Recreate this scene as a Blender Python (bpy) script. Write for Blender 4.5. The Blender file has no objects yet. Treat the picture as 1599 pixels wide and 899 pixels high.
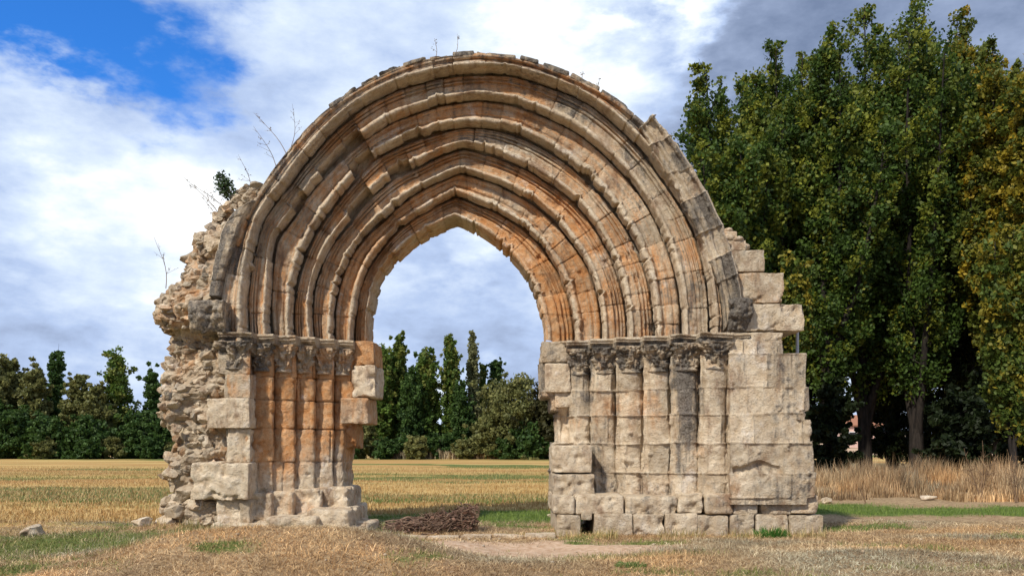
import bpy, math, random
import numpy as np
S = bpy.context.scene
COL = S.collection
RNG = np.random.default_rng(7)
random.seed(7)
F = 1300.0; CX = 799.5; HY = 695.0; CH = 1.6      # picture scale, eye point and eye height of the survey sketch

# ------------------------------------------------------------------ camera
cam = bpy.data.cameras.new('camera'); camo = bpy.data.objects.new('camera', cam); COL.objects.link(camo)
camo.location = (0, 0, CH); camo.rotation_euler = (math.radians(90), 0, 0)
cam.sensor_width = 36; cam.lens = 36*F/1599; cam.shift_y = (HY-449.5)/1599
cam.clip_start = 0.1; cam.clip_end = 6000
S.camera = camo

# ------------------------------------------------------------------ sun, exposure
SUN_EL, SUN_AZ = math.radians(44), math.radians(-36)      # azimuth measured from behind the camera, negative = from the left
sd = np.array([math.sin(SUN_AZ)*math.cos(SUN_EL), -math.cos(SUN_AZ)*math.cos(SUN_EL), math.sin(SUN_EL)])
sl = bpy.data.lights.new('sun', 'SUN'); sl.energy = 4.2; sl.angle = math.radians(2.5); sl.color = (1, .93, .82)
so = bpy.data.objects.new('sun', sl); COL.objects.link(so)
import mathutils
so.rotation_euler = mathutils.Vector(sd).to_track_quat('Z', 'Y').to_euler()
S.view_settings.view_transform = 'Standard'; S.view_settings.look = 'None'
S.view_settings.exposure = 0.12; S.view_settings.gamma = 1.0; S.view_settings.use_curve_mapping = False

# ------------------------------------------------------------------ node helper
class N:
    def __init__(s, tree): s.t = tree
    def n(s, typ, ins=None, **kw):
        nd = s.t.nodes.new(typ)
        for k, v in kw.items(): setattr(nd, k, v)
        if ins:
            for k, v in ins.items():
                sock = nd.inputs[k]
                if isinstance(v, bpy.types.NodeSocket): s.t.links.new(v, sock)
                else: sock.default_value = v
        return nd
    def math(s, op, a, b=0.0, clamp=False):
        return s.n('ShaderNodeMath', {0: a, 1: b}, operation=op, use_clamp=clamp).outputs[0]
    def vmath(s, op, a, b=(0, 0, 0)):
        nd = s.n('ShaderNodeVectorMath', {0: a, 1: b}, operation=op)
        return nd.outputs[1] if op in ('DOT_PRODUCT', 'DISTANCE', 'LENGTH') else nd.outputs[0]
    def noise(s, vec, scale, detail=4, rough=.55, out='Fac', dist=0.0):
        return s.n('ShaderNodeTexNoise', {'Vector': vec, 'Scale': scale, 'Detail': detail, 'Roughness': rough, 'Distortion': dist}).outputs[out]
    def rng(s, v, a, b, c=0.0, d=1.0, smooth=True):
        return s.n('ShaderNodeMapRange', {0: v, 1: a, 2: b, 3: c, 4: d}, interpolation_type='SMOOTHSTEP' if smooth else 'LINEAR').outputs[0]
    def mix(s, f, a, b, mode='MIX'):
        return s.n('ShaderNodeMixRGB', {0: f, 1: a, 2: b}, blend_type=mode).outputs[0]

# ------------------------------------------------------------------ world: sky and clouds by direction
w = bpy.data.worlds.new('World'); S.world = w; w.use_nodes = True
t = w.node_tree; t.nodes.clear(); g = N(t)
sky = g.n('ShaderNodeTexSky', sky_type='NISHITA', sun_disc=False)
sky.sun_elevation = SUN_EL; sky.sun_rotation = math.atan2(sd[0], sd[1])
sky.altitude = 900; sky.dust_density = .3; sky.ozone_density = 2.5
tc = g.n('ShaderNodeTexCoord').outputs['Generated']
def vdir(px, py):
    v = np.array([(px-CX)/F, 1.0, (HY-py)/F]); return tuple(v/np.linalg.norm(v))
pl = g.vmath('MULTIPLY', tc, (1.0, 1.0, 2.1))
wn = g.n('ShaderNodeTexNoise', {'Vector': pl, 'Scale': 5.0, 'Detail': 7.0, 'Roughness': .58})
wv = g.vmath('MULTIPLY', g.vmath('SUBTRACT', wn.outputs['Color'], (.5, .5, .5)), (.34, .34, .26))
wd = g.vmath('ADD', tc, wv)
def blobs(lst, base):
    acc = base
    for px, py, r, soft, val in lst:
        d = g.vmath('DISTANCE', wd, vdir(px, py))
        acc = g.math('ADD', acc, g.math('MULTIPLY', g.rng(d, r*(1-soft)/F, r*(1+soft)/F, 1.0, 0.0), val))
    return acc
fine = g.noise(pl, 11.0, 8, .6)
big = g.noise(pl, 4.0, 6, .55)
blue = blobs([(40, 20, 80, .7, .6), (160, 70, 70, .9, .55), (330, 60, 80, .95, .42), (240, 140, 95, .9, .30),
              (310, 190, 60, .9, .18), (0, 100, 60, .8, .4), (230, 10, 120, .9, .4)], 0.0)
blue = g.math('ADD', blue, g.math('MULTIPLY', g.math('SUBTRACT', fine, .5), 1.3))
blue = g.rng(blue, .24, 1.0)
bri = blobs([(270, 400, 170, .9, .34), (700, 90, 330, .9, .28), (960, 90, 120, .6, .28), (1030, 15, 60, .35, .30),
             (90, 250, 150, .9, .20), (720, 395, 60, .8, .3), (1330, -10, 285, .30, -.35), (1170, 120, 130, .7, -.18), (1600, 60, 200, .6, -.1),
             (40, 520, 150, .9, -.14), (730, 500, 90, .8, -.22), (715, 620, 70, .8, .25), (1300, 330, 300, .9, .3),
             (50, 430, 120, .9, .28), (370, 130, 120, .9, -.02), (640, 610, 90, .8, .2)], .46)
bri = g.math('ADD', bri, g.math('MULTIPLY', g.math('SUBTRACT', fine, .5), .75))
bri = g.math('ADD', bri, g.math('MULTIPLY', g.math('SUBTRACT', big, .5), .75))
cr = g.n('ShaderNodeValToRGB', {0: bri}); e = cr.color_ramp
e.elements[0].position = .10; e.elements[0].color = (1.8, 2.4, 3.8, 1)
e.elements[1].position = 1.0; e.elements[1].color = (10.5, 10.8, 11.0, 1)
for p, c in ((.33, (3.2, 4.0, 5.8, 1)), (.55, (4.6, 5.8, 8.3, 1)), (.80, (7.2, 8.3, 9.9, 1))):
    el = e.elements.new(p); el.color = c
skyc = g.mix(1.0, sky.outputs[0], (.36, 1.15, 2.1, 1), 'MULTIPLY')
colr = g.mix(blue, cr.outputs[0], skyc)
bg = g.n('ShaderNodeBackground', {'Color': colr, 'Strength': .1})
t.links.new(bg.outputs[0], g.n('ShaderNodeOutputWorld').inputs[0])

# ------------------------------------------------------------------ numpy noise
def _h(ix, iy, iz, s):
    n = (ix*374761393 + iy*668265263 + iz*2147483647 + s*1274126177) & 0xffffffff
    n = ((n ^ (n >> 13))*1274126177) & 0xffffffff
    n = ((n ^ (n >> 16))*2246822519) & 0xffffffff
    return ((n ^ (n >> 15)) & 0xffffff)/float(0xffffff)
def vnoise(p, s=0):
    p = np.asarray(p, float); i = np.floor(p).astype(np.int64); f = p-i; f = f*f*(3-2*f)
    r = 0
    for a in (0, 1):
        for b in (0, 1):
            for c in (0, 1):
                wgt = (f[..., 0] if a else 1-f[..., 0])*(f[..., 1] if b else 1-f[..., 1])*(f[..., 2] if c else 1-f[..., 2])
                r = r + wgt*_h(i[..., 0]+a, i[..., 1]+b, i[..., 2]+c, s)
    return r*2-1
def fbm(p, s=0, o=4, g=.5):
    a = 1; r = 0
    for k in range(o):
        r = r + a*vnoise(p*(2.03**k)+k*17.3, s+k); a *= g
    return r

# ------------------------------------------------------------------ mesh helpers
def mesh_np(name, V, Fc, mat, col=None, parent=None, smooth=True):
    V = np.ascontiguousarray(V, np.float32).reshape(-1, 3); Fc = np.asarray(Fc, np.int32)
    k = Fc.shape[1]; me = bpy.data.meshes.new(name)
    me.vertices.add(len(V)); me.vertices.foreach_set('co', V.ravel())
    me.loops.add(Fc.size); me.loops.foreach_set('vertex_index', Fc.ravel())
    me.polygons.add(len(Fc)); me.polygons.foreach_set('loop_start', np.arange(0, Fc.size, k, dtype=np.int32))
    try: me.polygons.foreach_set('loop_total', np.full(len(Fc), k, np.int32))
    except Exception: pass
    me.polygons.foreach_set('use_smooth', np.full(len(Fc), smooth, bool))
    if col is not None:
        c = np.ones((len(V), 4), np.float32); c[:, :3] = np.asarray(col, np.float32).reshape(-1, 3)
        at = me.color_attributes.new('tint', 'FLOAT_COLOR', 'POINT'); at.data.foreach_set('color', c.ravel())
    me.update(calc_edges=True); me.validate()
    me.materials.append(mat)
    o = bpy.data.objects.new(name, me); COL.objects.link(o)
    if parent is not None:
        o.parent = parent
        if parent.name.startswith('stone_arch'): o.location = -parent.location      # parts of the arch are modelled in place
    return o
class Bag:
    """collects several pieces (all with the same face size) for one mesh"""
    def __init__(s): s.V = []; s.F = []; s.C = []; s.n = 0
    def add(s, V, Fc, C=(0.5, 0.3, 0.2)):
        V = np.asarray(V, float).reshape(-1, 3); Fc = np.asarray(Fc)
        s.V.append(V); s.F.append(Fc+s.n); s.n += len(V)
        C = np.asarray(C, float); s.C.append(np.broadcast_to(C, (len(V), 3)) if C.ndim == 1 else C.reshape(-1, 3))
    def build(s, name, mat, parent=None, smooth=True):
        if len({f.shape[1] for f in s.F}) > 1:
            s.F = [f if f.shape[1] == 3 else np.concatenate([f[:, :3], f[:, [0, 2, 3]]]) for f in s.F]
        return mesh_np(name, np.concatenate(s.V), np.concatenate(s.F), mat, np.concatenate(s.C), parent, smooth)
def tag(o, label=None, cat=None, group=None, kind=None):
    if label: o['label'] = label
    if cat: o['category'] = cat
    if group: o['group'] = group
    if kind: o['kind'] = kind
    return o
def empty(name, loc, label, cat, group=None):
    o = bpy.data.objects.new(name, None); COL.objects.link(o); o.location = loc; o.empty_display_size = .2
    return tag(o, label, cat, group)
def gridfaces(n, m, close_m=False):
    i = np.arange(n-1)[:, None]; j = np.arange(m if close_m else m-1)[None, :]
    j2 = (j+1) % m
    return np.stack(np.broadcast_arrays(i*m+j, i*m+j2, (i+1)*m+j2, (i+1)*m+j), -1).reshape(-1, 4)
def W(px, py, Y): return np.array([(px-CX)*Y/F, Y, CH-(py-HY)*Y/F])
def WX(px, Y): return (px-CX)*Y/F
def WZ(py, Y): return CH-(py-HY)*Y/F
def tubes(paths, sides=5, cols=None):
    """paths: list of (pts[n,3], radii[n]) -> V, F, C"""
    b = Bag()
    for q, (P, R) in enumerate(paths):
        P = np.asarray(P, float); R = np.broadcast_to(np.asarray(R, float), (len(P),))
        T = np.gradient(P, axis=0); T /= np.linalg.norm(T, axis=1, keepdims=True)+1e-9
        ref = np.array([1., 0, 0]) if abs(T[0, 0]) < .8 else np.array([0, 1., 0])
        A = np.cross(T, ref); A /= np.linalg.norm(A, axis=1, keepdims=True)+1e-9
        B = np.cross(T, A); a = np.arange(sides)*2*math.pi/sides
        V = P[:, None]+R[:, None, None]*(np.cos(a)[None, :, None]*A[:, None]+np.sin(a)[None, :, None]*B[:, None])
        b.add(V, gridfaces(len(P), sides, True), cols[q] if cols is not None else (.5, .5, .5))
    return b

# ------------------------------------------------------------------ materials
def new_mat(name):
    m = bpy.data.materials.new(name); m.use_nodes = True; m.node_tree.nodes.clear(); return m, N(m.node_tree)
def finish(m, g, color, rough=.9, bump=None, bstr=.5, bdist=.02, spec=.2):
    ins = {'Base Color': color, 'Roughness': rough, 'Specular IOR Level': spec}
    p = g.n('ShaderNodeBsdfPrincipled', ins)
    if bump is not None:
        bn = g.n('ShaderNodeBump', {'Height': bump, 'Strength': bstr, 'Distance': bdist})
        m.node_tree.links.new(bn.outputs[0], p.inputs['Normal'])
    m.node_tree.links.new(p.outputs[0], g.n('ShaderNodeOutputMaterial').inputs[0]); return m
def stone_material():
    m, g = new_mat('weathered_limestone')
    pos = g.n('ShaderNodeNewGeometry').outputs['Position']
    at = g.n('ShaderNodeAttribute', attribute_name='tint')
    sp = g.n('ShaderNodeSeparateColor', {0: at.outputs['Color']}).outputs
    n1 = g.noise(pos, 1.7, 5, .6); n2 = g.noise(pos, 7.0, 6, .65); n3 = g.noise(pos, 34.0, 6, .7)
    n4 = g.noise(g.vmath('MULTIPLY', pos, (9, 9, 1.1)), 1.0, 5, .6)     # runs of rain down the stone
    n5 = g.noise(g.vmath('ADD', pos, (31, 7, 3)), 3.4, 6, .7)
    cream = g.mix(g.rng(n2, .3, .7), (.58, .455, .305, 1), (.77, .655, .49, 1))
    cream = g.mix(g.math('MULTIPLY', g.rng(n5, .42, .72), .55), cream, (.40, .27, .16, 1))
    ochre = g.mix(g.rng(n2, .35, .65), (.62, .29, .11, 1), (.72, .44, .23, 1))
    ochre = g.mix(g.rng(n3, .5, .75), ochre, (.42, .19, .07, 1))
    fo = g.math('ADD', g.math('MULTIPLY', sp[1], 1.25), g.math('MULTIPLY', g.math('SUBTRACT', n1, .5), 1.3))
    fo = g.math('ADD', fo, g.math('MULTIPLY', g.math('SUBTRACT', n4, .5), .9))
    c = g.mix(g.rng(fo, .22, .95), cream, ochre)
    n6 = g.noise(g.vmath('MULTIPLY', g.vmath('ADD', pos, (5, 3, 11)), (3.2, 3.2, 1.5)), 1.0, 7, .68)
    c = g.mix(g.math('MULTIPLY', g.rng(n6, .49, .70), .74), c, (.23, .125, .072, 1))
    c = g.mix(g.math('MULTIPLY', g.rng(g.noise(g.vmath('ADD', pos, (8, 1, 4)), 2.3, 7, .7), .56, .70), .6), c, (.80, .73, .63, 1))
    fd = g.math('ADD', g.math('MULTIPLY', sp[2], 1.35), g.math('MULTIPLY', g.math('SUBTRACT', n4, .5), 1.5))
    fd = g.math('ADD', fd, g.math('MULTIPLY', g.math('SUBTRACT', n2, .5), 1.3))
    grey = g.mix(g.rng(n3, .35, .65), (.060, .054, .052, 1), (.22, .20, .175, 1))
    c = g.mix(g.math('MULTIPLY', g.rng(fd, .35, .95), .88), c, grey)
    br = g.rng(sp[0], 0, 1, .58, 1.18, False)
    c = g.mix(1.0, c, g.n('ShaderNodeCombineColor', {0: br, 1: br, 2: br}).outputs[0], 'MULTIPLY')
    spk = g.rng(n3, .30, .48, .55, 1.0)
    c = g.mix(1.0, c, g.n('ShaderNodeCombineColor', {0: spk, 1: spk, 2: spk}).outputs[0], 'MULTIPLY')
    vo = g.n('ShaderNodeTexVoronoi', {'Vector': pos, 'Scale': 26.0}, feature='F1').outputs['Distance']
    pit = g.math('MULTIPLY', g.rng(vo, .0, .30, -1, 0), g.rng(n2, .5, .6))
    h = g.math('ADD', g.math('MULTIPLY', n2, 1.6), g.math('MULTIPLY', n3, .8))
    h = g.math('ADD', h, g.math('MULTIPLY', g.noise(pos, 95.0, 4, .7), .35))
    h = g.math('ADD', h, g.math('MULTIPLY', pit, .45))
    return finish(m, g, c, .92, h, 1.0, .045, .12)
def leaf_material(name, trans=.25):
    m, g = new_mat(name)
    at = g.n('ShaderNodeAttribute', attribute_name='tint').outputs['Color']
    d = g.n('ShaderNodeBsdfPrincipled', {'Base Color': at, 'Roughness': .6, 'Specular IOR Level': .3})
    tr = g.n('ShaderNodeBsdfTranslucent', {'Color': at})
    mx = g.n('ShaderNodeMixShader', {0: trans, 1: d.outputs[0], 2: tr.outputs[0]})
    m.node_tree.links.new(mx.outputs[0], g.n('ShaderNodeOutputMaterial').inputs[0]); return m
def bark_material(name, a, b):
    m, g = new_mat(name); pos = g.n('ShaderNodeNewGeometry').outputs['Position']
    n = g.noise(g.vmath('MULTIPLY', pos, (8, 8, 1.6)), 1.0, 5, .6)
    return finish(m, g, g.mix(g.rng(n, .3, .7), a, b), .95, n, .8, .05)
STONE = stone_material()
LEAF = leaf_material('leaf', .38); BLADE = leaf_material('dry_blade', .15)
BARK = bark_material('bark', (.012, .010, .009, 1), (.040, .032, .026, 1))
TWIG = bark_material('dead_twig', (.12, .075, .045, 1), (.30, .20, .12, 1))
def ground_material():
    m, g = new_mat('dry_field_ground'); pos = g.n('ShaderNodeNewGeometry').outputs['Position']
    at = g.n('ShaderNodeAttribute', attribute_name='tint')
    sp = g.n('ShaderNodeSeparateColor', {0: at.outputs['Color']}).outputs      # green, bare earth, field
    n1 = g.noise(pos, .9, 6, .65); n2 = g.noise(pos, 9.0, 6, .7); n3 = g.noise(pos, 45.0, 5, .7)
    straw = g.mix(g.rng(n2, .3, .7), (.17, .105, .055, 1), (.44, .31, .17, 1))
    straw = g.mix(g.math('MULTIPLY', g.rng(n1, .5, .68), .6), straw, (.24, .13, .07, 1))
    straw = g.mix(g.rng(n3, .52, .72), straw, (.55, .44, .29, 1))
    earth = g.mix(g.rng(n2, .3, .7), (.40, .25, .15, 1), (.60, .45, .32, 1))
    green = g.mix(g.rng(n3, .3, .7), (.065, .095, .022, 1), (.15, .19, .05, 1))
    bp = g.vmath('MULTIPLY', pos, (.03, .22, .2)); b1 = g.noise(bp, 1.0, 5, .6); b2 = g.noise(g.vmath('ADD', bp, (9, 4, 1)), 2.1, 4, .6)
    field = g.mix(g.rng(b1, .38, .6), (.36, .18, .055, 1), (.50, .34, .12, 1))
    field = g.mix(g.math('MULTIPLY', g.rng(b2, .52, .64), .65), field, (.17, .18, .045, 1))
    field = g.mix(g.math('MULTIPLY', g.rng(n3, .4, .7), .4), field, (.60, .45, .22, 1))
    c = g.mix(sp[2], straw, field)
    c = g.mix(g.rng(g.math('ADD', sp[1], g.math('MULTIPLY', g.math('SUBTRACT', n2, .5), .8)), .35, .75), c, earth)
    c = g.mix(g.rng(g.math('ADD', sp[0], g.math('MULTIPLY', g.math('SUBTRACT', n2, .5), .9)), .35, .7), c, green)
    return finish(m, g, c, .95, g.math('ADD', n2, g.math('MULTIPLY', n3, .6)), .7, .03, .1)
GROUND = ground_material()

# ------------------------------------------------------------------ ground
def sstep(x, a, b):
    t_ = np.clip((x-a)/(b-a), 0, 1); return t_*t_*(3-2*t_)
def gh(x, y):
    x = np.asarray(x, float); y = np.asarray(y, float)
    p = np.stack([x, y, x*0], -1)
    h = .035*vnoise(p*1.3, 3)+.015*vnoise(p*4.1, 4)
    h = h*(1-sstep(y, 40, 90))
    h = h+.40*np.exp(-(((x+3.2)/2.2)**4+((y-11.6)/1.4)**2))+.16*np.exp(-(((x+6.1)/1.6)**2+((y-14.6)/1.0)**2))
    h = h+.05*np.clip(vnoise(p*np.array([.9, 1.6, 1]), 61), 0, 1)*(y < 14)-.05*np.exp(-((x/2.6)**2+((y-12.6)/1.2)**2))
    h = h+.12*np.exp(-(((x-4.5)/5)**2+((y-11)/1.8)**2))
    h = h+2.6*sstep(y, 75, 170)*sstep(x, 20, 50)*(1-sstep(x, 110, 170)*.3)    # rising fallow land at the right
    return h
def zones(x, y):
    p = np.stack([x, y, x*0], -1)
    n = fbm(p*np.array([.35, .8, 1]), 21, 4)*.6
    yy = y+n*1.3
    edge = 18.6+.9*np.sin(x*.25)
    edge = np.where(x < -4.0, 13.4+(x+4.5)*.10, edge); edge = np.where(x > 5.2, 20.6, edge)
    green = np.exp(-((yy-edge)/np.where(x < -4.0, 1.15, 1.75))**2)*np.clip(.95+.6*vnoise(p*.5, 33), 0, 1)
    far = np.clip((fbm(p*np.array([.07, .20, 1]), 40, 3)-.25)*2.2, 0, .72)*(y > 23)
    near = np.clip(fbm(p*np.array([.8, 1.4, 1]), 50, 3)+.02, 0, 1)*.75*(y < 17)
    near = near+.45*sstep(-x/y, .40, .47)*(y < 15)*np.clip(.6+.9*vnoise(p*np.array([1.5, 2.5, 1]), 52), 0, 1)
    grassy = np.clip(green+far+near, 0, 1)  # share of green cover: strip, field patches and near grass
    earth = np.exp(-(((x-.3)/2.6)**2+((y-12.9)/1.25)**2)**2)*1.0+.35*np.exp(-(((x+5.2)/1.6)**2+((y-13.2)/.5)**2))
    earth = earth+.75*sstep(y, 80, 105)*sstep(x, 20, 40)
    field = sstep(y+n, edge+.6, edge+2.8)*(1-sstep(x, 5.6, 7.5)*(1-sstep(y, 34, 60)))
    return grassy, np.clip(earth, 0, 1), np.clip(field, 0, 1)
def geo(a, b, step, grow, end):
    l = list(np.arange(a, b, step)); s_ = step
    while l[-1] < end: s_ *= grow; l.append(l[-1]+s_)
    return np.array(l)
ys = np.concatenate([np.linspace(-60, 7.5, 12), geo(8, 21, .07, 1.045, 2500)])
xp = geo(0, 9.5, .08, 1.06, 2500); xs = np.concatenate([-xp[::-1][:-1], xp])
X, Y = np.meshgrid(xs, ys); Z = gh(X, Y); gz = zones(X, Y)
tag(mesh_np('ground', np.stack([X, Y, Z], -1), gridfaces(len(ys), len(xs)), GROUND, np.stack(gz, -1)), kind='structure')

# ------------------------------------------------------------------ block-built surfaces
def blocky(P, hu, hv, us, vs, courses, cuts, seed, amp=.012, jw=.011, jd=.03, off=.012, rnd=.02, close=False, colf=None, rough_f=None, drift=.02):
    """P: (nv, nu, 3) points; us (nu,) and vs (nv,) metric parameters; courses: edges in v; cuts(c) -> edges in u.
    Grooves joints, shifts stones a little, wears arrises and adds weathering noise."""
    nv, nu = P.shape[:2]
    du = np.gradient(P, axis=1); dv = np.gradient(P, axis=0)
    if close:
        du[:, 0] = P[:, 1]-P[:, -1]; du[:, -1] = P[:, 0]-P[:, -2]
    Nn = np.cross(du, dv); Nn /= np.linalg.norm(Nn, axis=2, keepdims=True)+1e-9
    wob = vnoise(np.stack([P[..., 0], P[..., 1], P[..., 2]], -1)*2.3, seed+9)*drift
    VV = vs[:, None]+wob; UU = us[None, :]+wob*.8
    courses = np.asarray(courses); ci = np.clip(np.searchsorted(courses, VV)-1, 0, len(courses)-2)
    dV = np.minimum(VV-courses[ci], courses[ci+1]-VV)
    dU = np.full((nv, nu), 9.); bid = np.zeros((nv, nu), int)
    for c in range(len(courses)-1):
        m = ci == c
        if not m.any(): continue
        ed = np.asarray(cuts(c)); k = np.clip(np.searchsorted(ed, UU[m])-1, 0, len(ed)-2)
        dU[m] = np.minimum(np.abs(UU[m]-ed[k]), np.abs(ed[k+1]-UU[m])); bid[m] = k+c*97
    d = np.minimum(np.abs(dV), dU)
    r = np.random.default_rng(seed); tab = r.random((int(bid.max())+1, 4))
    nz = fbm(P*3.1, seed, 5, .55); nz2 = vnoise(P*1.1, seed+4)
    wid = jw*(.8+.6*vnoise(P*3.7, seed+5))
    disp = (tab[bid, 0]-.5)*2*off - jd*(.75+.5*nz2)*np.exp(-(d/np.maximum(wid, .004))**2) - rnd*(.7+.9*nz2.clip(0))*np.exp(-d/.035)
    rf = 1.0 if rough_f is None else rough_f
    disp = disp+amp*rf*nz-np.clip(fbm(P*5.5, seed+70, 3)-.5, 0, 1)*.05*rf
    Q = P+Nn*disp[..., None]
    br = tab[bid, 1]; oc = tab[bid, 2]; dk = tab[bid, 3]
    C = np.stack([br, oc, dk], -1)
    if colf is not None: C = colf(P, C)
    return Q, np.clip(C, 0, 1)

# --- arch curves traced once as an elevation drawing (px), each set back to its own depth
STEP = .22; Y0 = 14.85
CUR = {
 'E': [(342,522),(346,470),(357,410),(376,352),(402,302),(447,238),(509,171),(590,120),(650,96),(700,87),(752,83),(810,91),(860,106),(920,133),(970,162),(1005,190),(1040,240),(1075,300),(1105,360),(1125,410),(1138,460),(1142,522)],
 0: [(385,522),(387,438),(397,380),(406,345),(422,319),(447,290),(488,236),(525,195),(551,173),(586,151),(617,136),(675,119),(745,110),(800,113),(850,127),(920,158),(990,217),(1037,278),(1074,334),(1098,399),(1107,450),(1110,522)],
 1: [(424,522),(423,440),(430,374),(459,333),(517,261),(550,229),(578,208),(613,186),(656,171),(695,160),(749,153),(800,160),(850,179),(897,201),(957,250),(1009,315),(1037,371),(1056,427),(1064,488),(1065,522)],
 2: [(457,522),(462,440),(484,376),(537,296),(562,268),(590,240),(628,221),(667,208),(730,195),(780,200),(850,228),(911,273),(943,306),(985,366),(1009,422),(1021,488),(1023,522)],
 3: [(488,522),(491,438),(509,393),(546,343),(577,306),(613,276),(656,255),(724,227),(770,239),(810,255),(850,278),(897,312),(943,376),(970,440),(978,488),(980,522)],
 4: [(521,522),(531,440),(550,393),(574,364),(599,341),(636,309),(675,287),(718,268),(757,279),(804,298),(850,331),(892,376),(920,422),(937,480),(940,522)],
 5: [(551,522),(556,485),(562,450),(575,415),(600,380),(630,350),(667,327),(711,303),(749,318),(796,341),(835,371),(855,396),(878,436),(893,490),(897,522)],
 6: [(583,522),(588,480),(597,446),(612,425),(638,395),(660,379),(688,365),(714,354),(742,367),(788,400),(815,430),(833,465),(843,495),(849,522)],
}
NT = 1300
def curve(key, Yd):
    p = np.array(CUR[key], float); c = np.array([728., 522.])
    a = np.arctan2(c[1]-p[:, 1], p[:, 0]-c[0]); a[0] = math.pi; a = math.pi-a
    r = np.hypot(*(p-c).T); a[-1] = math.pi
    aa = np.linspace(0, math.pi, NT); rr = np.interp(aa, a, r)
    k = np.exp(-np.linspace(-2, 2, 23)**2); k /= k.sum()
    rr2 = np.convolve(np.pad(rr, 11, 'edge'), k, 'valid'); rr = rr2
    x = c[0]-rr*np.cos(aa); y = c[1]-rr*np.sin(aa)
    x = np.concatenate([[x[0]]*3, x, [x[-1]]*3]); y = np.concatenate([[538, 533, 528], y, [528, 533, 538]])
    return np.stack([WX(x, Yd), WZ(y, Yd)], -1)
YK = [Y0+STEP*k for k in range(7)]
YB = 17.05
root = empty('stone_arch', W(750, 835, 15.2), 'ruined Romanesque stone portal arch with stepped orders standing alone in the field', 'ruined arch')
ZI = 3.60       # top of impost

ORD_SEC = [(-.35,.30),(-.10,.24),(0,.17),(.05,.12),(.11,.105),(.16,.10),(.19,.058),(.22,.046),(.25,.058),(.265,.118),(.30,.122),(.325,.06),(.36,.040),(.40,.052),(.42,.112),(.46,.116),(.49,.06),
           (.54,.042),(.60,.052),(.68,.060),(.76,.052),(.80,.03),(.83,.0),(.86,-.014),(.91,-.018),(.955,-.008),(.99,.02),(1.0,.06),(1.0,.14),(.995,.22),(.99,.32)]
FL_SEC = [(-.35,.30),(-.10,.24),(0,.14),(.05,.085),(.12,.065),(.2,.06),(.23,.09),(.27,.10),(.31,.07),(.39,.048),(.5,.045),(.60,.055),(.66,.09),(.70,.095),(.73,.05),
          (.80,.0),(.85,-.014),(.91,-.018),(.955,-.008),(.99,.02),(1.0,.06),(1.0,.14),(.995,.22),(.99,.32)]
BAND0 = [(-.02,1.2),(-.02,.5),(-.02,.08),(0,.01),(.08,-.015),(.20,-.02),(.27,.0),(.31,.06),(.38,.10),(.47,.10),(.52,.05),(.56,.015),(.60,.03),(.63,.06),(.67,.03),(.72,-.02),(.80,-.045),(.90,-.04),(.97,.0),(1.0,.06),(1.0,.13),(.99,.22),(.985,.34)]
def refine(sec, width, h=.016):
    s = np.array(sec, float); q = s.copy(); q[:, 0] *= width
    L = np.concatenate([[0], np.cumsum(np.hypot(*np.diff(q, axis=0).T))]); n = max(20, int(L[-1]/h))
    u = np.linspace(0, L[-1], n)
    return np.interp(u, L, s[:, 0]), np.interp(u, L, s[:, 1]), u
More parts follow.
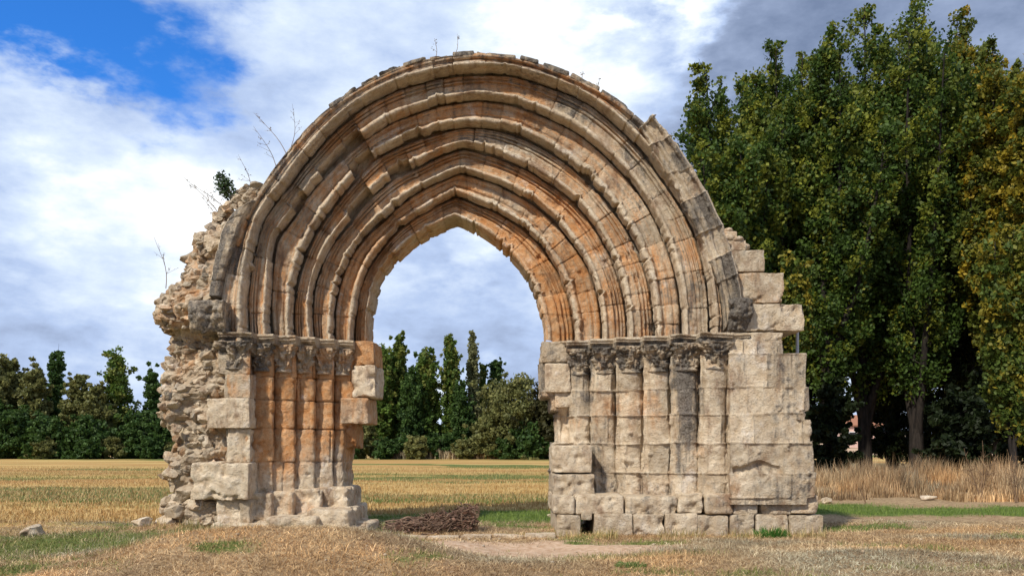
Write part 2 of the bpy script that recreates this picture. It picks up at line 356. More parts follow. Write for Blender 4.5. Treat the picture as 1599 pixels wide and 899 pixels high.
def order(k, sec, seed, name='archivolt'):
    outer = curve('E', YK[0]) if k == 0 else curve(k-1, YK[k-1]+.17); inner = curve(k, YK[k]+(.17 if k < 6 else .78))
    mid = (outer+inner)/2; vs = np.concatenate([[0], np.cumsum(np.hypot(*np.diff(mid, axis=0).T))]); Lv = vs[-1]
    nv = int(Lv/.014); vn = np.linspace(0, Lv, nv)
    io = np.stack([np.interp(vn, vs, outer[:, j]) for j in (0, 1)], -1); ii = np.stack([np.interp(vn, vs, inner[:, j]) for j in (0, 1)], -1)
    wmean = np.linalg.norm(io-ii, axis=1).mean(); su, dy, us = refine(sec, wmean)
    r = np.random.default_rng(seed)
    joints = [0]
    while joints[-1] < Lv: joints.append(joints[-1]+r.uniform(.30, .72))
    joints[-1] = Lv+.02
    J = np.array(joints); bi = np.clip(np.searchsorted(J, vn)-1, 0, len(J)-2)
    fr = vn/Lv
    # wear of the lower arris: per stone and in small chips
    e = np.where(r.random(len(J)) < .14, r.uniform(.03, .10, len(J)), r.uniform(0, .012, len(J)))
    if k in (1, 2, 3):                  # the broken left haunch
        for j in range(len(J)-1):
            f_ = (J[j]+J[j+1])/2/Lv
            if .20 < f_ < .40: e[j] = r.choice([.0, .04, .52, .0, .30, .0]); 
    if k == 1:
        e[:-1] = np.where(((J[:-1]/Lv) > .27) & ((J[:-1]/Lv) < .33), .38, e[:-1])
    q3 = np.stack([vn*2.2, vn*0+seed, vn*0], -1)
    chip = np.clip(fbm(q3*4.5, seed, 4)-.42, 0, 1)*.22*(1.2 if k >= 3 else .7)+.012*(1+vnoise(q3*6, seed+1))
    smax = 1-e[bi]-chip
    drop = (e[bi] > .15)*.13
    cur = su[None, :]*np.where(su[None, :] > .5, 1, 1)
    hi = np.clip((su[None, :]-.35)/.65, 0, 1)
    sE = su[None, :]-hi*(1-smax[:, None])
    P = np.zeros((nv, len(su), 3))
    XZ = io[:, None]*(1-sE[..., None])+ii[:, None]*sE[..., None]
    P[..., 0] = XZ[..., 0]; P[..., 2] = XZ[..., 1]; P[..., 1] = YK[k]+dy[None, :]+drop[:, None]*hi
    # flatter carving where the stone has weathered away
    fl = np.clip(vnoise(np.stack([vn*.9, vn*0+seed*3.1, vn*0], -1), 5)*.9+.15, 0, .75)[:, None]*((su > .05) & (su < .72))[None, :]
    P[..., 1] = P[..., 1]*(1-fl)+(YK[k]+.05)*fl
    def colf(P, C):
        x = P[..., 0]; z = P[..., 2]; n = vnoise(P*.8, seed+2)
        C[..., 0] = .36+.50*C[..., 0]
        inside = np.clip((k-.5)/5, 0, 1)
        lin = vnoise(np.stack([np.broadcast_to(su[None]*34, x.shape), np.broadcast_to(vn[:, None]*.9, x.shape), x*0], -1), seed+6)   # stains follow the mouldings
        C[..., 0] += .16*lin
        C[..., 1] = .20+.20*inside+.16*(C[..., 1]-.4)+.26*n+.10*(x < -1)+.18*((su < .78) & (su > .02))[None, :]+.16*lin
        top = sstep(z, 6.2, 8.2)
        C[..., 2] = (C[..., 2] > .80)*.16*(k < 4)+.13+.12*top*(k < 3)+(.16 if k == 0 else 0)+.10*sstep(x, 1, 3)+.20*np.clip(vnoise(P*1.6, seed+12), 0, 1)-.15*lin
        pale = (su > .81)[None, :]*np.ones_like(x, bool)  # arris coloured paler, standing in for light on the lower edge
        C[..., 1] = np.where(pale, C[..., 1]-.18, C[..., 1]); C[..., 0] = np.where(pale, C[..., 0]+.22, C[..., 0]); C[..., 2] = np.where(pale, C[..., 2]*.5, C[..., 2])
        return C
    Q, C = blocky(P, 0, 0, us, vn, J, lambda c: [-1, 9], seed, amp=.008, off=.010, rnd=.006, jd=.030, jw=.007, colf=colf, drift=.010)
    o = mesh_np(name, Q, gridfaces(nv, len(su))[:, ::-1], STONE, C, root)
    return o
for k in range(1, 7):
    sec = FL_SEC if k in (2, 5) else ORD_SEC
    if k == 6: sec = ORD_SEC[:-3]+[(1.0,.14),(1.0,.4),(1.0,.85)]
    order(k, sec, 100+k*7)
o = order(0, BAND0, 93, 'outer_moulding'); o['label'] = 'grey weathered outer roll moulding of the arch'

# core of the ring behind the carved orders
def core_ring():
    E = curve('E', Y0); B = curve(6, YK[6]+.78); E = E+(B-E)*.03; B = B+(E-B)*.08
    sec = [(.93, YK[6]+.36), (0, Y0+.42), (0, YB), (.5, YB), (1, YB), (1, YK[6]+.3)]
    prs = []
    for s, y in zip(*[np.interp(np.linspace(0, 5, 60), range(6), [q[i] for q in sec]) for i in (0, 1)]):
        XZ = E*(1-s)+B*s; prs.append(np.stack([XZ[:, 0], np.full(len(XZ), y), XZ[:, 1]], -1))
    P = np.stack(prs, 1)[::2]; P = P+(fbm(P*3, 5, 4)*.05)[..., None]
    return mesh_np('arch_core', P, gridfaces(*P.shape[:2])[:, ::-1], STONE, np.broadcast_to([.5, .3, .3], P.shape), root)
core_ring()

# --- single worn stones
def rough_block(x0, x1, y0, y1, z0, z1, seed, rnd=.06, amp=.02, h=.024):
    r = np.random.default_rng(seed); c = np.array([(x0+x1)/2, (y0+y1)/2, (z0+z1)/2]); s = np.array([x1-x0, y1-y0, z1-z0])/2
    n = [max(4, min(44, int(2*q/h))) for q in s]; rnd = rnd*.55; Vs = []; Fs = []; k = 0
    for ax in range(3):
        u, v = [a for a in range(3) if a != ax]
        for sg in (-1, 1):
            a, b = np.meshgrid(np.linspace(-1, 1, n[u]), np.linspace(-1, 1, n[v]), indexing='ij')
            P = np.zeros(a.shape+(3,)); P[..., u] = a; P[..., v] = b; P[..., ax] = sg
            f = gridfaces(*a.shape)
            flip = (sg < 0) ^ (ax == 1)
            Vs.append(P.reshape(-1, 3)); Fs.append((f[:, ::-1] if flip else f)+k); k += P.size//3
    P = np.concatenate(Vs)*s; lim = np.maximum(s-rnd, s*.35)
    q = np.clip(P, -lim, lim); dlt = P-q; L = np.linalg.norm(dlt, axis=1, keepdims=True)
    mx = np.minimum(rnd, s.min()*.6)
    P = np.where(L > 1e-6, q+dlt/np.maximum(L, 1e-6)*np.minimum(L, mx), P)
    tilt = (r.random(3)-.5)*.04; P = P+np.cross(np.broadcast_to(tilt, P.shape), P)
    Wp = P+c; nrm = P/(np.linalg.norm(P, axis=1, keepdims=True)+1e-9)
    P = Wp+nrm*(fbm(Wp*3.4, seed, 5, .6)*amp*1.2-np.clip(fbm(Wp*4.5, seed+3, 4)-.25, 0, 1)*.10+(np.abs(vnoise(Wp*7, seed+8))-.4)*amp*.6)[:, None]
    return P, np.concatenate(Fs)
def pblock(bag, xa, xb, ya, yb, Yf, Yr, seed, col, rnd=.045, amp=.018):
    P, f = rough_block(WX(xa, Yf), WX(xb, Yf), Yf, Yr, WZ(yb, Yf), WZ(ya, Yf), seed, rnd, amp); bag.add(P, f, col)
def ico(sub=2):
    import bmesh
    bm = bmesh.new(); bmesh.ops.create_icosphere(bm, subdivisions=sub, radius=1)
    V = np.array([v.co[:] for v in bm.verts]); Fc = np.array([[v.index for v in f.verts] for f in bm.faces]); bm.free(); return V, Fc
I1, I2, I3 = ico(2), ico(3), ico(4)
def rock(rng, size, base=None, facets=9, amp=.10, lo=.52, hi=.85):
    V, Fc = base or I1; V = V.copy()
    for _ in range(facets):
        n = rng.normal(size=3); n /= np.linalg.norm(n); d = rng.uniform(lo, hi)
        V -= np.clip(V@n-d, 0, 9)[:, None]*n
    V += (fbm(V*1.6+rng.random(3)*50, 1, 3)*amp)[:, None]*V
    V *= np.asarray(size); a = rng.uniform(0, 6.28); ca, sa = math.cos(a), math.sin(a)
    b_ = rng.normal()*.22; cb, sb = math.cos(b_), math.sin(b_)
    V = V@np.array([[ca, -sa, 0], [sa, ca, 0], [0, 0, 1]])@np.array([[1, 0, 0], [0, cb, -sb], [0, sb, cb]])
    return V, Fc

# --- piers -------------------------------------------------------
BR = [1140, 1097, 1051, 1008, 965, 925, 888]; BL = [352, 390, 424, 458, 489, 519, 549]
def plan(side):
    """open path in plan, from the outer flank round the splay to the inner flank, then closed at the back"""
    pts = []
    if side > 0:
        b = BR; xo = WX(1262, Y0-.05); yf = Y0-.05
        pts += [(xo, YB), (xo, yf), (WX(b[0], yf), yf)]
    else:
        b = BL; xo = WX(340, Y0-.02); yf = Y0-.02
        pts += [(xo, YB), (xo, yf), (WX(390, yf), yf)]
    for k in range(0 if side > 0 else 1, 6):
        ya = YK[k]; x0 = WX(b[k], ya); x1 = WX(b[k+1], ya)
        w_ = abs(x1-x0); c = (x0+x1)/2; r_ = min(.20, w_*(.46 if side > 0 else .49)); bu = .80 if side > 0 else .55
        pts.append((x0, ya+.17))
        s = 1 if side > 0 else -1
        for a in np.linspace(0, math.pi, 12): pts.append((c+s*r_*math.cos(a), ya+.17-r_*bu*math.sin(a)**(1 if side > 0 else .6)))
        pts.append((x1, ya+.18))
    if side > 0: pts += [(WX(888, YK[6]), YK[6]-.02), (WX(860, YK[6]), YK[6]-.02), (WX(860, YK[6]), YB)]
    else: pts += [(WX(551, YK[6]), YK[6]-.02), (WX(552, YK[6]), YB)]
    return np.array(pts)
def pier(side, seed, z0, z1, course_px):
    pts = plan(side); pts = np.concatenate([pts, pts[:1]])
    L = np.concatenate([[0], np.cumsum(np.hypot(*np.diff(pts, axis=0).T))]); nu = int(L[-1]/.017)
    us = np.linspace(0, L[-1], nu, endpoint=False); x = np.interp(us, L, pts[:, 0]); y = np.interp(us, L, pts[:, 1])
    zc = np.array(sorted(WZ(c, Y0) for c in course_px)); vs = np.arange(z0, z1+.001, .017); nv = len(vs)
    P = np.zeros((nv, nu, 3)); P[..., 0] = x; P[..., 1] = y; P[..., 2] = vs[:, None]
    r = np.random.default_rng(seed)
    py = HY-(vs-CH)*F/Y0                     # height of each row on the elevation drawing
    xr = P[..., 0]
    if side > 0:
        tabR = [(517,553,1222),(553,604,1259),(604,640,1262),(640,646,1254),(646,655,1257),(655,692,1265),(692,739,1269),(739,776,1273)]
        e = np.full(nv, 1262.)
        for a, b_, v in tabR: e[(py >= a) & (py < b_)] = v
        ref = WX(1262, Y0-.05); jx = WX(1150, Y0)
        wgt = np.clip((xr-jx)/(ref-jx), 0, 1); P[..., 0] += wgt*(WX(e, Y0-.05)-ref)[:, None]
        tabL = [(500,540,846),(540,612,845),(612,636,861),(636,692,872),(692,776,863)]
        e = np.full(nv, 862.)
        for a, b_, v in tabL: e[(py >= a) & (py < b_)] = v
        ref = WX(860, YK[6]); jx = WX(888, YK[6]); wgt = np.clip((jx-xr)/(jx-ref), 0, 1)
        P[..., 0] += wgt*(WX(e, YK[6])-ref)[:, None]
        hole = np.exp(-(((P[..., 0]-WX(1178, Y0))/.38)**4+((vs[:, None]-WZ(731, Y0)-.05*np.sin(P[..., 0]*9))/.07)**4))*(P[..., 1] < Y0+.1)
        P[..., 1] += hole*.13
        hol2 = np.exp(-(((P[..., 0]-WX(882, YK[6]))/.16)**4+((vs[:, None]-WZ(662, YK[6]))/.24)**4))*(P[..., 1] < 16.6)
        P[..., 1] += hol2*.22
    else:
        tabL = [(500,585,341),(585,668,352),(668,722,353),(722,780,338),(780,830,339)]
        e = np.full(nv, 341.)
        for a, b_, v in tabL: e[(py >= a) & (py < b_)] = v
        ref = WX(340, Y0-.02); jx = WX(388, Y0); wgt = np.clip((jx-xr)/(jx-ref), 0, 1)
        P[..., 0] += wgt*(WX(e, Y0)-ref)[:, None]
        e = np.where(py > 660, 540, 551)+4*vnoise(np.stack([py*.06, py*0, py*0], -1), 3)
        ref = WX(551, YK[6]); jx = WX(525, YK[6]); wgt = np.clip((xr-jx)/(ref-jx), 0, 1)
        P[..., 0] += wgt*(WX(e, YK[6])-ref)[:, None]
    cl = {}
    def cuts(c):
        if c not in cl:
            ed = [-1, 0]
            while ed[-1] < L[-1]: ed.append(ed[-1]+r.uniform(.34, .62))
            cl[c] = ed
        return cl[c]
    low = 1-sstep(vs, .9, 2.2)[:, None]
    shaft = ((P[..., 1] > Y0+.0) & (P[..., 1] < 16.6))
    # the foot of the shafts has worn to plain rounded stones
    yl = Y0+.12+ (P[..., 0]-WX(1140, Y0))*(-.46) if side > 0 else Y0+.12+(P[..., 0]-WX(390, Y0))*.62
    k_ = .62*low*shaft; P[..., 1] = P[..., 1]*(1-k_)+np.clip(yl, Y0, 16.3)*k_
    def colf(P, C):
        z = P[..., 2]; n = vnoise(P*.9, seed+3); n2 = vnoise(P*np.array([2.2, 2.2, .5]), seed+8)
        C[..., 0] = .34+.62*C[..., 0]
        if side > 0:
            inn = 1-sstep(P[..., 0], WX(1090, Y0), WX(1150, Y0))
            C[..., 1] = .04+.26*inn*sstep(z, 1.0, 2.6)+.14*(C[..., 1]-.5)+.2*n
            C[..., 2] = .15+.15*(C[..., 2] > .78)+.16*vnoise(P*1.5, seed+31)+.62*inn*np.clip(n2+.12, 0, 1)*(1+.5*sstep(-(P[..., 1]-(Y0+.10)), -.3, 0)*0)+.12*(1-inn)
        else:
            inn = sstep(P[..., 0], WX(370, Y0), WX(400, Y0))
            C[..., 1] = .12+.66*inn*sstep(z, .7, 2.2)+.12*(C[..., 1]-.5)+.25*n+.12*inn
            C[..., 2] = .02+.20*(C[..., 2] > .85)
        return C
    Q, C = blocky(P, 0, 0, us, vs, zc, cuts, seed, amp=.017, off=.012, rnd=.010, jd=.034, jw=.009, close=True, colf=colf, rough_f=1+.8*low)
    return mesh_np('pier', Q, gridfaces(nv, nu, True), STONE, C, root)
pierR = pier(1, 301, .55, 3.47, [500, 553, 604, 646, 692, 739, 776, 812])
pierR['label'] = 'right pier with squared ashlar on its outer side'
pierL = pier(-1, 302, .15, 3.47, [500, 545, 585, 622, 668, 722, 780, 830, 860])
pierL['label'] = 'left pier of orange stone with broken ashlar edge'

# --- imposts
def impost(side, parent):
    b = BR if side > 0 else [340, 390, 424, 458, 489, 519, 549]
    pts = []
    yf = lambda k: YK[k]-.13
    if side > 0: pts += [(WX(1172, YK[0]-.09), YK[0]-.06), (WX(1146, YK[0]-.13), YK[0]-.07), (WX(1145, yf(0)), yf(0))]
    else: pts += [(WX(340, Y0), 16.0), (WX(339, yf(0)), yf(0))]
    for k in range(6):
        xe = WX(b[k+1]+(-3 if side > 0 else 3), yf(k)); pts += [(xe, yf(k)), (xe, yf(k)+.10)]
        if k < 5: pts += [(xe+(-.03 if side > 0 else .03), yf(k+1))]
    if side > 0: pts += [(WX(866, YK[6]), YK[6]-.08), (WX(862, YK[6]), YK[6]+.1)]
    else: pts += [(WX(556, YK[6]), YK[6]-.04), (WX(560, YK[6]), YK[6]+.1)]
    pts = np.array(pts); L = np.concatenate([[0], np.cumsum(np.hypot(*np.diff(pts, axis=0).T))])
    us = np.arange(0, L[-1], .015); x = np.interp(us, L, pts[:, 0]); y = np.interp(us, L, pts[:, 1])
    prof = [(.30, 0), (.0, 0), (-.012, -.012), (-.012, -.04), (.005, -.052), (.02, -.056), (.01, -.07), (.015, -.085), (.04, -.10), (.065, -.125), (.08, -.15), (.10, -.175), (.30, -.185)]
    pu, pz, pv = refine(prof, 1, .014)
    P = np.zeros((len(pu), len(us), 3)); P[..., 0] = x; P[..., 1] = y[None]+pu[:, None]; P[..., 2] = ZI+pz[:, None]
    q = P.copy(); nz = fbm(q*4, 12+side, 4)
    P[..., 1] += np.clip(nz-.2, 0, 1)*.07; P[..., 2] += nz*.012
    C = np.zeros(P.shape); C[..., 0] = .55+.3*vnoise(q*1.5, 2); C[..., 1] = .05+.15*(side < 0)
    C[..., 2] = (.55 if side > 0 else .42*(1-sstep(q[..., 0], WX(380, Y0), WX(470, Y0)))+.15)-.45*(pv[:, None] < .42)+.1*nz
    o = mesh_np('impost_moulding', P, gridfaces(len(pu), len(us)) if side < 0 else gridfaces(len(pu), len(us))[:, ::-1], STONE, np.clip(C, 0, 1), parent)
    return o
impost(1, pierR); impost(-1, pierL)

# --- capitals: a bell with an astragal, leaves and little figures worn by the weather
def capital(cx, yb, width, side, seed, parent):
    r = np.random.default_rng(seed); z0, z1 = 2.94, ZI-.16; nv, nu = 64, 96
    v = np.linspace(0, 1, nv)[:, None]; a = np.linspace(-.15*math.pi, 1.15*math.pi, nu)[None, :]
    R0 = width*.345; R = R0*(1+.62*sstep(v, .35, 1.0)**1.3)
    R = R+.05*R0*8*np.exp(-((v-.05)/.035)**2)*.35
    sq = sstep(v, .55, 1.0)
    ca, sa = np.cos(a), np.sin(a)
    rad = R*((1-sq)+sq/np.maximum(np.maximum(np.abs(ca), np.abs(sa)), .72))
    P = np.zeros((nv, nu, 3)); P[..., 0] = cx+rad*ca*1.04; P[..., 1] = yb-rad*sa; P[..., 2] = z0+(z1-z0)*v
    nrm = np.stack([ca+0*v, -sa+0*v, 0*rad+.15], -1)
    d = np.zeros((nv, nu)); body = sstep(v, .10, .18)*(1-sstep(v, .93, .98))
    for tier, (h, n, s_, am) in enumerate(((.30, 4, .17, .055), (.60, 3, .2, .065), (.84, 5, .13, .06))):
        for q in range(n):
            ph = (q+.5+r.uniform(-.2, .2))/n*math.pi; hh = h+r.uniform(-.07, .07)
            lx = (a-ph)*1.0; lz = (v-hh)*(1.7 if r.random() < .5 else 1.1)
            d = d+am*r.uniform(.5, 1.25)*np.exp(-((lx/(s_*1.5))**4+(lz/(s_*1.1))**4))
            d = d-am*.5*np.exp(-((lx/.05)**2+(lz/(s_))**2))*(r.random() < .6)
    ph = r.uniform(.5, 1.1); d = d+.045*np.exp(-(((a-ph-v*1.1*r.choice([-1, 1])-.3)/.16)**2))
    d = d+np.abs(fbm(P*15, seed, 3))*.05-.03
    P = P+nrm*(d*body)[..., None]*1.2
    P = P+nrm*(fbm(P*8, seed+1, 3)*.012)[..., None]
    C = np.zeros(P.shape); C[..., 0] = .45+.4*vnoise(P*9, seed)
    C[..., 1] = (.15 if side > 0 else .42)+.2*vnoise(P*4, seed+1)
    C[..., 2] = (.56 if side > 0 else .12)+.35*vnoise(P*7, seed+2)
    if side < 0 and seed < 402: C[..., 2] += .4; C[..., 1] -= .3
    o = mesh_np('capital', P, gridfaces(nv, nu)[:, ::-1], STONE, np.clip(C, 0, 1), parent)
    return o
for k in range(6):
    ya = YK[k]; xa, xb = WX(BR[k], ya), WX(BR[k+1], ya); capital((xa+xb)/2+.01, ya+.14, abs(xb-xa), 1, 420+k, pierR)
LB = [341, 390, 424, 458, 489, 519, 549]
for k in range(6):
    ya = YK[k]; xa, xb = WX(LB[k], ya), WX(LB[k+1], ya); capital((xa+xb)/2-.01, ya+.14, abs(xb-xa)*(1.0 if k else .9), -1, 400+k, pierL)

# --- plinths and special stones
B = Bag(); ed = [868, 907, 926, 988, 1038, 1090, 1140, 1180, 1232, 1285]; kk = 0
for a, b_ in zip(ed[:-1], ed[1:]):
    top, bot = (803, 840)
    if a == 907: top, bot = 796, 806
    pblock(B, a+.8, b_-.8, top, bot+4, Y0+.02+.02*random.random(), YB, 500+kk, (.45+.35*random.random(), .2*random.random(), .10+.2*random.random()), .035, .014); kk += 1
ed = [863, 898, 976, 1060, 1101, 1146, 1186, 1236, 1281]
for a, b_ in zip(ed[:-1], ed[1:]):
    pblock(B, a+.6, b_-.6, 772+random.uniform(-2, 4), 803, Y0+random.uniform(.0, .08), YB-.05, 500+kk, (.5+.4*random.random(), .15*random.random(), .02+.26*random.random()), .09, .022); kk += 1
B.build('plinth', STONE, pierR)
B = Bag()
for q, (a, b_, c, d_, yf, col) in enumerate([(327,420,817,850,14.5,(.9,0,.02)),(418,496,806,846,14.55,(.85,.1,.05)),(490,566,824,862,14.35,(.8,.15,0)),(478,545,796,830,14.75,(.85,.2,0)),
     (338,392,779,820,14.8,(.95,.05,0)),(388,424,770,815,14.98,(.85,.25,0)),(422,458,766,815,15.12,(.9,.3,0)),(455,500,764,815,15.3,(.85,.3,0)),(498,543,762,826,15.5,(.85,.25,0)),(360,480,818,850,14.95,(.7,.3,0))]):
    pblock(B, a, b_, c, d_, yf, 16.2 if q < 3 else YB-.1, 540+q, col, .12, .035)
B.build('plinth', STONE, pierL)
B = Bag()
for q, (a, b_, c, d_, yf, yr, col) in enumerate([(322,389,621,668,14.72,15.6,(.9,.1,.05)),(297,389,722,780,14.68,15.7,(.95,.03,.08)),(353,390,584,621,14.8,15.6,(.6,.35,.05)),(354,390,669,722,14.8,15.6,(.9,.1,.1))]):
    pblock(B, a, b_, c, d_, yf, yr, 560+q, col, .04, .02)
o = B.build('bond_stone', STONE, pierL); o['label'] = 'pale squared stones jutting from the left edge of the pier'
B = Bag()
for q, (a, b_, c, d_, yf, yr, col) in enumerate([(547,584,532,570,16.0,YB,(.7,.75,0)),(549,586,569,620,15.98,YB,(1.0,.02,0)),(531,575,621,661,15.95,YB,(.75,.5,0)),(538,556,660,700,16.2,YB,(.5,.7,0))]):
    pblock(B, a, b_, c, d_, yf, yr, 570+q, col, .05, .02)
o = B.build('jamb_stone', STONE, pierL)
B = Bag()
for q, (a, b_, c, d_, yf, yr, col) in enumerate([(846,890,533,566,16.0,YB,(.5,.1,.35)),(851,892,566,612,15.98,YB,(.95,.0,.08)),(866,900,612,636,16.05,YB,(.8,.2,.0)),(863,925,696,739,15.4,YB,(.8,.05,.15)),(864,928,739,775,15.3,YB,(.6,.05,.25))]):
    pblock(B, a, b_, c, d_, yf, yr, 580+q, col, .045, .02)
B.build('jamb_stone', STONE, pierR)
B = Bag()
for q, (a, b_, c, d_, yf, yr, col) in enumerate([(1158,1255,474,516,14.83,15.9,(.7,.0,.15)),(1150,1225,426,473,14.9,16.1,(.55,.35,.18)),(1140,1195,391,425,14.95,16.4,(.5,.0,.2)),
     (1120,1150,360,392,15.1,16.6,(.8,.2,0)),(1130,1165,375,391,15.05,16.5,(.9,.2,0)),(1140,1222,518,553,14.82,16.4,(.75,.02,.08))]):
    pblock(B, a, b_, c, d_, yf, yr, 590+q, col, .035, .02)
rr = np.random.default_rng(5)
for q in range(26):
    px = rr.uniform(1128, 1162); py = 388-rr.uniform(0, 1)*(1165-px)*.9
    V, f = rock(rr, rr.uniform(.06, .15)*np.array([1, 1, .55])); V = V+W(px, py, 15.1+rr.random()*.8)
    B.add(V, f, (.8, .2, .02))
o = B.build('shoulder_masonry', STONE, root); o['label'] = 'stepped broken ashlar blocks on the right shoulder'

# grotesque stub at the right springing and broken hood stone at the left
def carved_stub(xa, xb, ya, yb, yf, yr, seed, col, name, label):
    P, f = rough_block(WX(xa, yf), WX(xb, yf), yf, yr, WZ(yb, yf), WZ(ya, yf), seed, .07, .04, .018)
    P = P+(fbm(P*9, seed, 4)*.035)[:, None]*np.array([.6, 1, .6]); zt = (P[:, 2]-WZ(yb, yf))/(WZ(ya, yf)-WZ(yb, yf))
    P[:, 1] += np.clip(.45-zt, 0, 1)*.35
    b = Bag(); b.add(P, f, col); o = b.build(name, STONE, root); o['label'] = label
carved_stub(1141, 1177, 466, 514, 14.62, 15.6, 611, (.45, 0, .75), 'carved_corbel', 'dark grey weathered carved stub at the right springing')
carved_stub(294, 349, 466, 517, 14.55, 15.9, 613, (.75, 0, .55), 'hood_fragment', 'grey broken block at the left springing')

# hood mould: the outer strip on the right, the short grey remnant on the left, thin slabs over the crown
HR_IN = [(998,196),(1012,218),(1030,245),(1064,304),(1094,364),(1114,413),(1128,462),(1133,520)]
HR_OUT = [(1017,176),(1040,203),(1066,238),(1100,290),(1130,350),(1146,400),(1158,450),(1162,480)]
HL_OUT = [(322,466),(326,440),(333,405),(345,360),(352,345),(362,333),(372,326)]
HL_IN = [(346,466),(349,440),(358,402),(376,352),(385,335),(394,318),(399,308)]
def strip(inner, outer, sec, Yd, seed, name, col, label, flip=False, blk=.55):
    n = 500
    def rs(p):
        p = np.array(p, float); u = np.linspace(0, 1, len(p)); uu = np.linspace(0, 1, n)
        q = np.stack([np.interp(uu, u, p[:, j]) for j in (0, 1)], -1); k = np.ones(31)/31
        q = np.stack([np.convolve(np.pad(q[:, j], 15, 'edge'), k, 'valid') for j in (0, 1)], -1)
        return np.stack([WX(q[:, 0], Yd), WZ(q[:, 1], Yd)], -1)
    A, Bc = rs(outer), rs(inner); vs = np.concatenate([[0], np.cumsum(np.hypot(*np.diff(A, axis=0).T))])
    nv = int(vs[-1]/.014); vn = np.linspace(0, vs[-1], nv)
    A = np.stack([np.interp(vn, vs, A[:, j]) for j in (0, 1)], -1); Bc = np.stack([np.interp(vn, vs, Bc[:, j]) for j in (0, 1)], -1)
    su, dy, us = refine(sec, np.linalg.norm(A-Bc, axis=1).mean(), .013)
    P = np.zeros((nv, len(su), 3)); XZ = A[:, None]*(1-su[None, :, None])+Bc[:, None]*su[None, :, None]
    P[..., 0] = XZ[..., 0]; P[..., 2] = XZ[..., 1]; P[..., 1] = Yd+dy[None]
    # close both broken ends
    for e_ in (0, -1): P[e_, :, 1] = np.maximum(P[e_, :, 1], Yd+.5); 
    for e_, w_ in ((1, .06), (-2, .06)): P[e_, :, 1] = P[e_, :, 1]+.04
    J = [-.1]; r = np.random.default_rng(seed)
    while J[-1] < vs[-1]: J.append(J[-1]+r.uniform(blk*.7, blk*1.3))
    def colf(P, C):
        C[..., 0] = .35+.5*C[..., 0]; C[..., 1] = col[1]+.1*vnoise(P*2, seed); C[..., 2] = col[2]+.35*(C[..., 2]-.5)+.2*((su > .1) & (su < .5))[None]-.35*(su < .08)[None]  # outer rim coloured paler in place of sky light, band inside it darker
        return C
    Q, C = blocky(P, 0, 0, us, vn, J, lambda c: [-1, 9], seed, amp=.014, off=.012, rnd=.012, jd=.03, jw=.01, colf=colf)
    o = mesh_np(name, Q, gridfaces(nv, len(su))[:, ::(-1 if not flip else 1)], STONE, C, root); o['label'] = label; return o
HS = [(-.02, 1.2), (-.02, .4), (0, .03), (.04, -.01), (.16, -.03), (.2, .0), (.24, .06), (.5, .10), (.56, .05), (.62, .01), (.7, .02), (.78, .07), (.86, .03), (.93, .02), (1.0, .06), (1.0, .3)]
strip(HR_IN[::-1], HR_OUT[::-1], HS, 14.74, 631, 'hood_mould', (.5, .1, .36), 'outer hood mould strip kept on the right haunch only', True)
HSL = [(-.05, 1.0), (-.05, .3), (0, .05), (.1, .0), (.5, -.03), (.8, .0), (.9, .04), (1., .2), (1., .3)]
strip(HL_IN, HL_OUT, HSL, 14.74, 632, 'hood_mould', (.7, 0, .62), 'grey hood mould remnant beside the left rubble')
def crown_slabs():
    r = np.random.default_rng(77); B = Bag(); Ec = curve('E', Y0)
    ang = np.linspace(0, 1, len(Ec)); i = int(.33*len(Ec)); end = int(.685*len(Ec))
    while i < end:
        L = int(r.uniform(26, 62)); j = min(i+L, end+20); P0, P1 = Ec[i], Ec[j]; d = P1-P0; ln = np.hypot(*d); a = math.atan2(d[1], d[0])
        th = r.uniform(.06, .10); P, f = rough_block(-ln/2*.97, ln/2*.97, 0, 1.9, 0, th, int(r.integers(1e6)), .045, .015, .025)
        c = (P0+P1)/2; nz_ = np.array([-math.sin(a), math.cos(a)])
        X_ = P[:, 0]*math.cos(a)-P[:, 2]*math.sin(a); Z_ = P[:, 0]*math.sin(a)+P[:, 2]*math.cos(a)
        Q = np.stack([X_+c[0], P[:, 1]+Y0-.03+r.uniform(0, .05), Z_+c[1]-.03], -1); B.add(Q, f, (r.uniform(.3, .7), .02, r.uniform(.45, .8))); i = j+int(r.uniform(1, 5))
    o = B.build('capping_slab', STONE, root); o['label'] = 'thin dark slabs laid over the crown of the arch'
crown_slabs()

